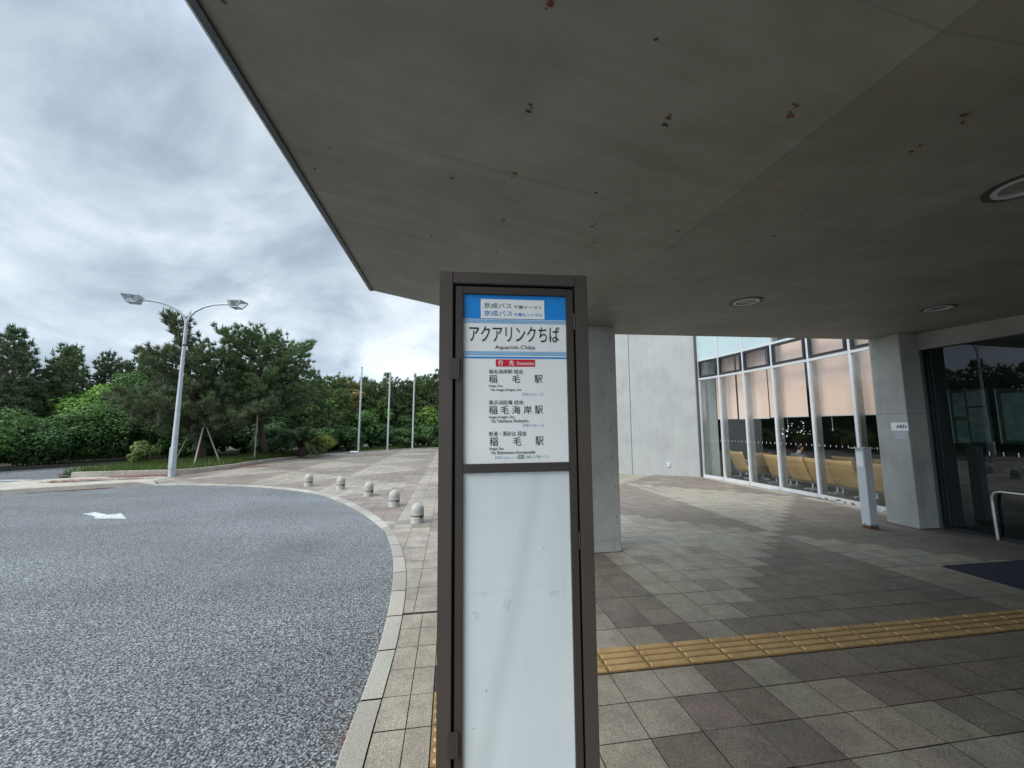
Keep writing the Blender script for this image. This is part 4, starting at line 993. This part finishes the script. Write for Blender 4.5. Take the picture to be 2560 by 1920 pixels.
for s_, v_, r_ in ((.1385, -1.216, .0022), (.102, -1.312, .0017), (.139, -.985, .0012), (.31, -.834, .0016), (.345, -1.14, .0012)):
    m.add([S(s_ + r_ * random.uniform(.6, 1.2) * math.cos(q), v_ + r_ * random.uniform(.6, 1.2) * math.sin(q), DP + .0006) for q in [i * math.pi / 5 for i in range(10)]], [tuple(range(10))])
m.build('speck', M['trim_metal'], lp)

# ------------------------------------------------------------------ stone bollards
def bollard():
    o = empty('stone_bollard', (0, 0, 0), 'x', 'bollard', 'short granite bollards along the kerb')
    r = .112
    prof = [(r + .004, 0), (r, .012), (r, .205)] + [(r * math.cos(q), .205 + r * 1.10 * math.sin(q)) for q in [i * math.pi / 22 for i in range(1, 11)]]
    MB().lathe(prof, (0, 0, 0), 32).build('stone', M['granite'], o, smooth=True)
    MB().lathe([(r + .0005, .115), (r + .004, .117), (r + .004, .129), (r + .0005, .131)], (0, 0, 0), 32).build('band', M['band'], o, smooth=True)
    m = MB()
    q0 = R(-64)
    for k in range(4):
        qa, qb = q0 + k * .11, q0 + (k + 1) * .11
        def pp(q, rr, z): return (rr * math.cos(q), rr * math.sin(q), z)
        m.hexa([pp(qa, r, .098), pp(qb, r, .098), pp(qb, r + .010, .098), pp(qa, r + .010, .098), pp(qa, r, .122), pp(qb, r, .122), pp(qb, r + .010, .122), pp(qa, r + .010, .122)])
    m.build('reflector', M['reflector'], o)
    return o
b0 = bollard()
for i, (x, y, lb) in enumerate([(-.547, 7.06, 'round topped granite bollard nearest the bus stop sign'), (-1.145, 8.56, 'granite bollard second nearest the bus stop sign'), (-1.925, 9.90, 'granite bollard in the middle of the row of five'), (-2.868, 11.05, 'granite bollard second farthest from the bus stop sign'), (-3.915, 11.78, 'farthest granite bollard, nearest the tall street lamp')]):
    o = b0 if i == 0 else copy_tree(b0)
    o.location = (x, y, 0.001); o['label'] = lb; o.scale = (1, 1, 1.03)
    o.rotation_euler = (0, 0, R(i * 6))

# ------------------------------------------------------------------ street lamp
LX, LY = -9.10, 14.58
lm = empty('street_lamp', (LX, LY, 0), 'tall galvanised street lamp with two curved arms and box lanterns', 'street lamp')
MB().tube([(LX, LY, -.02), (LX, LY, 1.2), (LX, LY, 3.4), (LX, LY, 4.35), (LX, LY, 5.25)], [.098, .080, .058, .050, .045], 18).build('pole', M['galv'], lm, smooth=True)
MB().lathe([(.054, 4.40), (.058, 4.42), (.058, 4.45), (.054, 4.47)], (LX, LY, 0), 18).build('collar', M['trim_metal'], lm, smooth=True)
MB().box(LX - .02, LX + .11, LY - .19, LY - .09, .30, .98).build('junction_box', M['galv'], lm, bevel=.01)
def arm(sgn, ax, ay, z1, lx):
    P_ = [(0, 0, 5.15), (.02, 0, 5.30), (.09, 0, 5.48), (.24, 0, 5.67), (.48, 0, 5.84), (.76, 0, 5.94), (1.05, 0, 5.965), (1.28, 0, 5.96)]
    d = np.array([ax, ay]); d = d / np.linalg.norm(d)
    pts = [(LX + d[0] * p[0] * lx / 1.28, LY + d[1] * p[0] * lx / 1.28, 5.15 + (p[2] - 5.15) * (z1 - 5.15) / .81) for p in P_]
    MB().tube(pts, [.046, .042, .038, .035, .033, .031, .030, .030], 12).build('arm', M['galv'], lm, smooth=True)
    return pts[-1], d
def lantern(tip, d):
    s_ = np.array([-d[1], d[0]]); tip = np.array(tip)
    def q(a, b, z): return tuple(tip + .84 * np.array([*(d * a + s_ * b), z]))
    zt, zb = .12, -.14
    top_ = [(-.02, -.26), (.52, -.26), (.52, .26), (-.02, .26)]; bot = [(.05, -.17), (.36, -.17), (.36, .17), (.05, .17)]
    m = MB(); m.hexa([q(*p, zt - .01) for p in top_] + [q(p[0], p[1], zt + .03) for p in top_]); m.hexa([q(-.02, -.24, zt - .011), q(.05, -.24, zt - .011), q(.05, .24, zt - .011), q(-.02, .24, zt - .011), q(-.015, -.2, zt - .0105), q(.05, -.2, zt - .0105), q(.05, .2, zt - .0105), q(-.015, .2, zt - .0105)]) if False else None
    # back housing block where the arm enters
    m.hexa([q(.03, -.17, zb), q(.12, -.17, zb), q(.12, .17, zb), q(.03, .17, zb), q(-.02, -.25, zt - .012), q(.12, -.25, zt - .012), q(.12, .25, zt - .012), q(-.02, .25, zt - .012)])
    # ribs and bottom ring
    for a, b in ((1, 1), (2, 2)): m.beam(q(*bot[a], zb), q(*top_[b], zt - .012), .028, .028)
    for a, b in ((0, 1), (1, 2), (2, 3)): m.beam(q(*bot[a], zb), q(*bot[b], zb), .026, .026)
    ho = m.build('lantern', M['galv'], lm)
    g = MB(); gb = [(.122, -.165), (.355, -.165), (.355, .165), (.122, .165)]; gt = [(.122, -.235), (.50, -.245), (.50, .245), (.122, .235)]
    g.add([q(*p, zb + .006) for p in gb] + [q(*p, zt - .014) for p in gt], [(0, 1, 2, 3), (0, 1, 5, 4), (1, 2, 6, 5), (2, 3, 7, 6)])
    g.build('glass', M['glass'], ho)
    g = MB(); g.tube([q(.13, 0, .06), q(.20, 0, .04), q(.28, 0, .03), q(.33, 0, .025)], [.03, .05, .055, .02], 12); g.build('bulb', M['lamp_white'], ho, smooth=True)
    g = MB(); g.hexa([q(.13, -.2, zt - .02), q(.46, -.2, zt - .02), q(.46, .2, zt - .02), q(.13, .2, zt - .02), q(.13, -.2, zt - .0125), q(.46, -.2, zt - .0125), q(.46, .2, zt - .0125), q(.13, .2, zt - .0125)]); g.build('reflector', M['lamp_white'], ho)
tip, d = arm(-1, -1, -.25, 5.87, 1.27); lantern(tip, d)
tip, d = arm(1, 1, -.10, 5.90, 1.44); lantern(tip, d)

# flagpoles
fp = empty('flagpole', (0, 0, 0), 'x', 'flagpole', 'three white flagpoles on the edge of the plaza')
MB().tube([(0, 0, 0), (0, 0, 2.5), (0, 0, 5.45)], [.058, .052, .038], 14).build('pole', M['pole_white'], fp, smooth=True)
MB().lathe([(.03, 5.44), (.065, 5.46), (.065, 5.52), (.03, 5.54)], (0, 0, 0), 12).build('truck', M['galv'], fp, smooth=True)
MB().lathe([(.13, 0), (.13, .02), (.07, .03), (.06, .12)], (0, 0, 0), 16).build('base', M['galv'], fp, smooth=True)
MB().tube([(.06, -.03, .9), (.055, -.03, 5.45)], .007, 6).build('halyard', M['pole_white'], fp)
for i, (x, y, lb) in enumerate([(-5.80, 26.05, 'white flagpole nearest the pines, with a white bag at its foot'), (-4.34, 28.15, 'middle one of the three white flagpoles'), (-2.80, 29.75, 'white flagpole nearest the bus stop sign')]):
    o = fp if i == 0 else copy_tree(fp); o.location = (x, y, 0); o['label'] = lb
bg = MB()
for q in range(5): bg.lathe([(.10, 0), (.13, .03), (.10, .08), (.03, .12)], (-6.22 + q * .085, 26.0 + .05 * math.sin(q * 2), 0.002), 9)
tag(bg.build('plastic_bag', M['bag'], loc=(-6.0, 26.0, 0), smooth='all'), 'crumpled white bag lying at the foot of a flagpole', 'bag')

# ------------------------------------------------------------------ vegetation
def rvec(n, g):
    v = g.normal(size=(n, 3)); return v / np.linalg.norm(v, axis=1, keepdims=True)
def tufts(Cn, Dn, per, length, width, base, g, spread=.75, var=.25):
    """needle tufts: Cn centres, Dn main directions"""
    n = len(Cn)
    C = np.repeat(Cn, per, 0); D = np.repeat(Dn, per, 0)
    d = D + spread * rvec(n * per, g); d /= np.linalg.norm(d, axis=1, keepdims=True)
    l = length * (.6 + .7 * g.random((n * per, 1))); s = np.cross(d, rvec(n * per, g)); s /= np.linalg.norm(s, axis=1, keepdims=True)
    w = width * (.7 + .6 * g.random((n * per, 1)))
    c0 = C + .25 * length * rvec(n * per, g) * g.random((n * per, 1))
    V = np.stack([c0 - s * w * .5, c0 + s * w * .5, c0 + d * l], 1)
    t = np.repeat(base * (1 - var + 2 * var * g.random((n, 1))) * (1 + .10 * (g.random((n, 3)) - .5)), per, 0) * (.8 + .4 * g.random((n * per, 1)))
    return V.reshape(-1, 3), t
def pine(x, y, h, r, label, seed, base=(.052, .082, .046), crown0=.18, lean=(0, 0), shape='cone', dens=1.0, needle=.20, group='pines beyond the plaza', rl=None, z0=0.03):
    g = np.random.default_rng(seed)
    t_ = empty('pine_tree', (x, y, z0), label, 'tree', group)
    n = 9; tk = []
    for k in range(n):
        q = k / (n - 1); tk.append(np.array([x + lean[0] * (q ** .8) + .10 * math.sin(q * 5 + seed), y + lean[1] * q + .08 * math.cos(q * 4 + seed), z0 + (h - z0) * q * .97]))
    tk = np.array(tk)
    def tpos(q): return np.array([np.interp(q, np.linspace(0, 1, n), tk[:, i]) for i in range(3)])
    wood = MB(); r0 = .022 * h + .03
    wood.tube([tuple(p) for p in tk], [r0 * (1 - .9 * k / (n - 1)) for k in range(n)], 9)
    Cs, Ds = [], []; tips = []
    levels = int((h * (1 - crown0)) / (.34 if h < 7 else .36)) + 1
    for li in range(levels):
        q = crown0 + (1 - crown0) * (li + .3) / levels
        tt = (q - crown0) / (1 - crown0)
        if shape == 'cone': prof = (1 - tt) ** .75 * .95 + .06
        elif shape == 'spire': prof = max(.13, (1 - tt) ** 1.15 * 1.02) * (.82 + .3 * math.sin(tt * 17 + seed))
        elif shape == 'spread': prof = (.55 + .45 * math.cos(tt * 2.4)) * (1 - tt * .55) if tt < .45 else max(.12, .62 * (1 - tt) ** .8 + .08)
        else: prof = math.sqrt(max(.02, 1 - (1.75 * tt - .72) ** 2 * .85))        # round
        nb = int(4 + 2 * g.random() + (2 if prof > .6 else 0)); a0 = g.random() * 6.28
        for b in range(nb):
            az = a0 + 6.283 * b / nb + g.normal(0, .25); ln_ = r * prof * (.7 + .5 * g.random())
            if rl is not None: ln_ *= 1 + rl * math.cos(az - math.pi)
            rise = .12 + .35 * tt + .12 * g.random()
            p0 = tpos(q); m_ = 5; pts = []
            for k in range(m_):
                s_ = k / (m_ - 1); pts.append(p0 + np.array([math.cos(az) * ln_ * s_, math.sin(az) * ln_ * s_, ln_ * (rise * s_ * .5 + .38 * rise * s_ * s_ - .10 * s_ * (1 - s_) * 2)]))
            wood.tube([tuple(p) for p in pts], [max(.006, .020 * ln_ * (1 - .8 * k / 4) + .004) for k in range(m_)], 5, False)
            ns = max(4, int(ln_ / .085 * dens))
            for k in range(ns):
                s_ = .28 + .72 * (k + g.random()) / ns
                pp = np.array([np.interp(s_, np.linspace(0, 1, m_), np.array(pts)[:, i]) for i in range(3)])
                side = g.normal(0, .30 * ln_ ** .5 * (1.15 - s_) + .05); pp = pp + np.array([-math.sin(az) * side, math.cos(az) * side, g.normal(.08, .12)])
                dd = np.array([math.cos(az) * .55, math.sin(az) * .55, .85]); Cs.append(pp); Ds.append(dd / np.linalg.norm(dd))
            tips.append(pts[-1] + np.array([0, 0, .10]))
    top_ = tk[-1]; Cs += [top_ + np.array([0, 0, -.05 * k]) for k in range(4)]; Ds += [np.array([0, 0, 1.])] * 4; tips.append(top_ + np.array([0, 0, .12]))
    Cs = np.array(Cs); Ds = np.array(Ds)
    V, T = tufts(Cs, Ds, 34, needle, .032, np.array(base) * 2.35, g)
    # pale upright candles on the shoot tips
    tp_ = np.array(tips); tp_ = tp_[g.random(len(tp_)) < .75]
    V2, T2 = tufts(tp_, np.tile([0, 0, 1.], (len(tp_), 1)), 5, .30, .034, np.array([.11, .14, .075]), g, spread=.12)
    wood.build('trunk', M['bark'], t_, smooth='all')
    np_mesh('crown', np.concatenate([V, V2]), 3, np.concatenate([T, T2]), M['needles'], t_)
    return t_
def leafy(name, x, y, z0, z1, rx, ry, label, cat, seed, base, n=5200, leaf=.085, group=None, trunk=True, lumps=16, flowers=0):
    """broad leaved crown: leaves spread over many overlapping lumps"""
    g = np.random.default_rng(seed)
    t_ = empty(name, (x, y, 0.03), label, cat, group)
    zc = (z0 + z1) / 2; rz = (z1 - z0) / 2
    u = rvec(lumps, g); u[:, 2] = u[:, 2] * .9 + .1
    lc = np.array([x, y, zc]) + u * np.array([rx, ry, rz]) * (.62 + .22 * g.random((lumps, 1)))
    lr = (.26 + .22 * g.random(lumps)) * min(rx, rz) * 1.15
    idx = g.integers(0, lumps, n); v = rvec(n, g); rad = lr[idx] * (.55 + .5 * g.random(n) ** .5)
    c = lc[idx] + v * rad[:, None] * np.array([1.15, 1.15, .85])
    core = int(n * .22); c[:core] = np.array([x, y, zc]) + rvec(core, g) * np.array([rx, ry, rz]) * (.2 + .5 * g.random((core, 1)))
    c[:, 2] = np.maximum(c[:, 2], .06)
    nrm = v + np.array([0, 0, .7]) + .55 * rvec(n, g); nrm /= np.linalg.norm(nrm, axis=1, keepdims=True)
    a = np.cross(nrm, rvec(n, g)); a /= np.linalg.norm(a, axis=1, keepdims=True); b = np.cross(nrm, a)
    s = leaf * (.6 + .8 * g.random((n, 1)))
    V = np.stack([c - a * s * .9, c - b * s * .42 + nrm * s * .1, c + a * s * .9 - nrm * s * .25, c + b * s * .42 + nrm * s * .1], 1)
    T = np.array(base) * 1.55 * (.72 + .56 * g.random(lumps)[idx][:, None]) * (.75 + .5 * g.random((n, 1))) * (1 + .12 * (g.random((n, 3)) - .5))
    if flowers:
        k = g.choice(n, flowers, False); k = k[k > core]; T[k] = [.62, .62, .52]
    np_mesh('foliage', V.reshape(-1, 3), 4, T, M['leaves'], t_)
    if trunk:
        w = MB(); 
        for k in range(5):
            q = lc[k % lumps]; w.tube([(x + .05 * k - .1, y, .0), (x + (q[0] - x) * .3, y + (q[1] - y) * .3, z0 + .3 * (q[2] - z0)), tuple(q)], [.05, .035, .012], 6, False)
        w.build('stem', M['bark'], t_, smooth='all')
    return t_

# two big pines with props
pine(-11.0, 19.79, 6.85, 3.5, 'large dark pine behind the street lamp, held by wooden props', 11, base=(.050, .066, .033), crown0=.17, lean=(-1.5, -.4), shape='spire', dens=1.3, needle=.24, group='large pines by the plaza')
pine(-9.38, 21.99, 6.4, 2.55, 'large pine with a bare leaning trunk, right of the street lamp', 22, base=(.050, .078, .034), crown0=.34, lean=(-.55, -.9), shape='round', dens=1.15, needle=.22, group='large pines by the plaza')
sp_ = empty('tree_prop', (-10.9, 19.0, 0), 'three slanting wooden props against the pine behind the lamp', 'tree prop')
for f_, t2 in (((-10.0, 17.2), (-10.75, 18.95)), ((-9.85, 18.75), (-10.75, 19.05)), ((-12.0, 19.3), (-11.3, 19.2))):
    MB().tube([(f_[0], f_[1], .03), (t2[0], t2[1], 1.75)], .026, 8).build('stake', M['stake'], sp_, smooth=True)
tag(MB().tube([(-9.14, 20.1, .02), (-9.16, 20.15, 2.2)], .03, 8).build('wooden_stake', M['stake'], loc=(-9.14, 20.1, 0), smooth=True), 'single upright wooden stake before the pine with the leaning trunk', 'stake')
# pines of the wood
PN = [(-20.4, 21.4, 6.35, 1.75, 'tall dark pine at the left edge of the photo'), (-19.6, 22.9, 5.8, 1.35, 'dark pine beside the leftmost pine, a little shorter'), (-21.1, 25, 6.2, 1.4, 'small pine top right of the two dark pines on the left'), (-20.3, 26, 6.1, 1.5, 'distant pine top above the bright green tree on the left'), (-23.4, 27, 5.7, 1.2, 'distant pine between the left pines and the bright green tree'),
      (-17.1, 24.6, 6.0, 1.25, 'pine just left of the big propped pine'), (-12.6, 26.5, 5.2, 1.5, 'pine in the gap between the two large pines'), (-8.9, 27, 5.4, 1.35, 'pine right of the leaning trunk pine, left of the flagpoles'),
      (-8.6, 31, 5.4, 1.15, 'slim pine behind the yellow brown tree, left of first flagpole'), (-7.3, 33.5, 5.8, 1.1, 'pine top right above the yellow brown tree'), (-6.2, 32.2, 5.2, 1.1, 'pine directly behind the first flagpole'), (-5.5, 34, 6.3, 1.3, 'tallest pine between the first and middle flagpoles'), (-4.1, 33.5, 5.5, 1.1, 'pine just right of the middle flagpole'), (-3.1, 33, 5.1, 1.05, 'low pine left of the third flagpole'), (-2.3, 33.5, 6.0, 1.15, 'pine right of the third flagpole'), (-1.1, 33, 6.6, 1.25, 'sparse tall pine beside the sign edge'), (.4, 34.2, 6.4, 1.4, 'pine mostly hidden by the bus stop sign'),
      (-7.9, 29.2, 4.3, 1.3, 'short pine just left of the first flagpole, before the taller ones'), (-5.0, 32.6, 4.6, 1.2, 'short pine left of the middle flagpole between taller ones'), (-3.5, 34.5, 5.6, 1.2, 'pine set back between the middle and third flagpoles'), (-1.9, 34.8, 5.4, 1.2, 'pine set back to the right of the third flagpole'), (-7.0, 35.2, 5.6, 1.3, 'pine far back behind the first flagpole'), (-11.3, 28.2, 4.9, 1.5, 'pine in the background left of the leaning trunk'), (-13.8, 24.2, 4.6, 1.5, 'middle sized pine behind the propped pine'), (-18.8, 26.5, 5.4, 1.4, 'pine top rising over the bright green leafy tree'), (-22.4, 23.6, 5.9, 1.5, 'pine behind the leftmost pine, set back'),
      (-10.4, 31.5, 5.0, 1.4, 'pine deep behind the leaning trunk pine'), (-15.0, 28.5, 5.3, 1.5, 'pine far behind the propped pine'), (-26.5, 22.5, 6.2, 1.6, 'pine beyond the left edge of the photo'), (-24.5, 18.5, 6.0, 1.6, 'pine past the left photo edge above the hedge')]
for i, (x, y, h, r, lb) in enumerate(PN):
    pine(x, y, h, r * (1.35 if i > 6 else 1.15), lb, 100 + i, base=[(.047, .066, .034), (.052, .078, .034), (.060, .090, .034)][i % 3], crown0=.06, shape='cone' if i % 2 or i < 5 else 'round', dens=1.1)
# broad leaved trees
for i, a in enumerate([
    (-18.0, 22.6, .6, 4.15, 1.25, 1.0, 'bright green leafy tree between the left pines and the lamp', (.105, .20, .035)), (-16.9, 23.4, .8, 5.0, 1.15, 1.0, 'mid green leafy tree left of the propped pine', (.07, .135, .04)),
    (-7.7, 31.3, 2.6, 5.2, .85, .8, 'yellow brown leafy tree beside the first flagpole', (.24, .20, .07)), (-8.3, 29.8, .5, 4.1, 1.1, 1.0, 'light green tree below the yellow brown one', (.105, .20, .045)), (-5.5, 31.8, .4, 4.3, 1.0, .9, 'bright green tree left of the middle flagpole', (.10, .19, .04)),
    (-1.8, 32.3, .4, 3.3, 1.05, .9, 'bright green tree right of the third flagpole', (.10, .18, .035)), (-6.6, 29.4, .2, 2.75, 1.6, 1.0, 'dense green shrub mass left of the first flagpole foot', (.06, .125, .035)), (-8.9, 27.2, .2, 3.5, 1.2, 1.0, 'green leafy tree above the cycad', (.06, .12, .035)),
    (-3.8, 32.0, .2, 2.6, 1.6, .9, 'dark green shrub between the middle and third flagpoles', (.045, .09, .03)), (-.3, 32.2, .2, 2.8, 1.5, .9, 'dark green shrub next to the bus stop sign', (.04, .08, .03)), (-13.4, 24.3, .2, 2.6, 1.7, .9, 'dark shrub behind the wooden props', (.04, .085, .03)), (-11.6, 26.2, .2, 2.8, 1.6, .9, 'dark shrub behind the leaning pine trunk', (.045, .09, .03)), (-6.9, 27.9, .05, 1.7, 1.2, .6, 'low dark shrub between the cycad and the first flagpole', (.045, .09, .03)), (-9.9, 23.6, .05, 1.6, 1.1, .6, 'low dark shrub left of the cycad behind the bare trunk', (.045, .095, .03)), (-3.6, 30.5, .05, 1.5, 1.1, .55, 'low dark shrub between the middle and third flagpole feet', (.05, .10, .03)), (-1.2, 31.7, .05, 1.9, 1.2, .6, 'low dark shrub right of the third flagpole foot', (.045, .09, .03)), (-12.9, 22.2, .05, 1.9, 1.3, .8, 'dark low shrub between the lamp pole and the bare trunk', (.045, .09, .03)), (-8.0, 25.6, .05, 1.6, 1.0, .6, 'low green shrub behind the cycad', (.05, .10, .03)), (-10.9, 24.6, .05, 2.1, 1.3, .7, 'dark green shrub behind the upright stake', (.045, .09, .03)),
    (-5.0, 30.2, .05, 1.9, 1.3, .7, 'low dark shrub behind the first two flagpoles', (.04, .085, .03)), (-2.6, 31.6, .1, 1.9, 1.4, .7, 'low dark shrub at the foot of the third flagpole', (.045, .09, .03)), (-20.5, 24.0, .3, 3.4, 1.9, 1.0, 'green shrub mass under the two left pines', (.055, .11, .035)), (-22.6, 21.0, .3, 3.2, 1.8, 1.0, 'green shrub mass under the leftmost pine', (.05, .10, .035))]):
    x, y, z0, z1, rx, ry, lb, bs = a
    leafy('broadleaf_tree' if 'tree' in lb else 'shrub', x, y, z0, z1, rx, ry, lb, 'tree' if 'tree' in lb else 'shrub', 300 + i, bs, n=5200, leaf=.10, group='leafy trees and shrubs of the wood')
# hedge of big leaved bushes along the back road
HB = [(-18.6, 16.9, 2.4, 'leftmost big bush of the hedge, cut by the photo edge'), (-17.75, 18.1, 2.55, 'white flowering hedge bush close to the left photo edge'), (-17.2, 19.2, 2.25, 'hedge bush with glossy leaves, third from the left edge'), (-16.75, 20.0, 2.35, 'hedge bush below the bright green tree'), (-16.2, 20.7, 2.6, 'tallest rounded hedge bush, middle of the hedge'), (-15.5, 21.3, 2.4, 'hedge bush left of the lamp pole by a little gap'), (-14.8, 21.9, 2.1, 'hedge bush nearest to the lamp pole'), (-14.0, 22.8, 2.0, 'hedge bush behind the lamp pole'), (-20.2, 15.2, 2.4, 'hedge bush beyond the left edge of the photo')]
for i, (x, y, h, lb) in enumerate(HB):
    leafy('hedge_bush', x, y, .0, h * 1.03, 1.15, 1.0, lb, 'hedge bush', 500 + i, [(.050, .105, .028), (.058, .118, .030), (.044, .092, .028)][i % 3], n=9500, leaf=.075, group='big leaved bushes of the hedge', trunk=False, lumps=26, flowers=[60, 110, 30, 20, 15, 10, 5, 5, 20][i])
leafy('shrub', -7.3, 23.9, .0, 1.15, .62, .5, 'small yellow green shrub at the plaza edge beside the cycad', 'shrub', 610, (.17, .19, .035), n=2600, leaf=.06, trunk=False)
leafy('shrub', -11.95, 17.4, .0, 1.15, .42, .45, 'small light green shrub on the island left of the lamp pole', 'shrub', 611, (.10, .135, .04), n=1500, leaf=.06, trunk=False)
# cycad
cy0 = empty('cycad', (-8.0, 22.75, .05), 'dark cycad with arching feathery fronds at the plaza edge', 'cycad')
MB().lathe([(.20, 0), (.21, .3), (.15, .5), (.08, .58)], (-8.0, 22.75, .05), 14).build('trunk', M['bark'], cy0, smooth='all')
g = np.random.default_rng(77); 
for k in range(60):
    az = g.random() * 6.28; el = R(15 + 70 * g.random()); Lf = 1.45 + .5 * g.random(); pts = []
    for s_ in np.linspace(0, 1, 12):
        e_ = el - 1.35 * s_; pts.append((s_, e_))
    p = np.array([-8.0, 22.75, .56]); V = []; Tn = []
    tone = np.array([.045, .075, .03]) if g.random() < .7 else np.array([.10, .12, .04])
    prev = p
    for i, (s_, e_) in enumerate(pts):
        d = np.array([math.cos(az) * math.cos(e_), math.sin(az) * math.cos(e_), math.sin(e_)]); p2 = prev + d * Lf / 12
        sd_ = np.array([-math.sin(az), math.cos(az), 0]); wl = .26 * math.sin(math.pi * min(1, s_ * .85 + .12))
        V += [prev - sd_ * .008, prev + sd_ * .008, p2]; Tn.append(tone * .8)
        for sgn in (-1, 1):
            for j_ in (0, .5):
                c_ = prev + (p2 - prev) * j_; tip_ = c_ + sd_ * sgn * wl + d * .10 - np.array([0, 0, .03])
                V += [c_ - d * .028, c_ + d * .034, tip_]; Tn.append(tone * (.8 + .4 * g.random()))
        prev = p2
    V = np.array(V); V[:, 2] = np.maximum(V[:, 2], .07)
    np_mesh('frond', V, 3, Tn, M['leaves'], cy0)
# grass on the island and along the bed
g = np.random.default_rng(91); pts = []
def strip(poly, n):
    xs = [p[0] for p in poly]; ys = [p[1] for p in poly]; k = 0
    while k < n:
        q = (g.uniform(min(xs), max(xs)), g.uniform(min(ys), max(ys))); c_ = False
        for i in range(len(poly)):
            (xa, ya), (xb, yb) = poly[i - 1], poly[i]
            if (ya > q[1]) != (yb > q[1]) and q[0] < (xb - xa) * (q[1] - ya) / (yb - ya) + xa: c_ = not c_
        if c_: pts.append(q); k += 1
strip([(-12.1, 14.85), (-9.5, 15.2), (-8.9, 16.6), (-8.8, 17.9), (-9.0, 20.5), (-11.4, 21), (-12.9, 17.6), (-12.9, 15.4)], 9000)
strip([(-8.9, 20.5), (-8.3, 22.9), (-7.4, 24.8), (-8.6, 25.5), (-11, 22)], 2600)
strip([(-6.0, 26.5), (-4.4, 28.5), (-2.9, 30.0), (-1, 31), (-1, 31.6), (-3, 30.8), (-6.6, 27.6)], 900)
pts = np.array(pts); n = len(pts); hgt = (.10 + .22 * g.random((n, 1))); c_ = np.concatenate([pts, np.full((n, 1), .05)], 1)
az = g.random(n) * 6.28; s_ = np.stack([np.cos(az), np.sin(az), 0 * az], 1) * .014; bend = np.concatenate([g.normal(0, .35, (n, 2)), np.ones((n, 1))], 1) * hgt
V = np.stack([c_ - s_, c_ + s_, c_ + bend], 1).reshape(-1, 3); T = np.array([.085, .135, .030]) * (.6 + .8 * g.random((n, 1)))
tag(np_mesh('grass', V, 3, T, M['grass']), kind='stuff', label='rough green grass growing on the island behind the kerb', cat='grass')
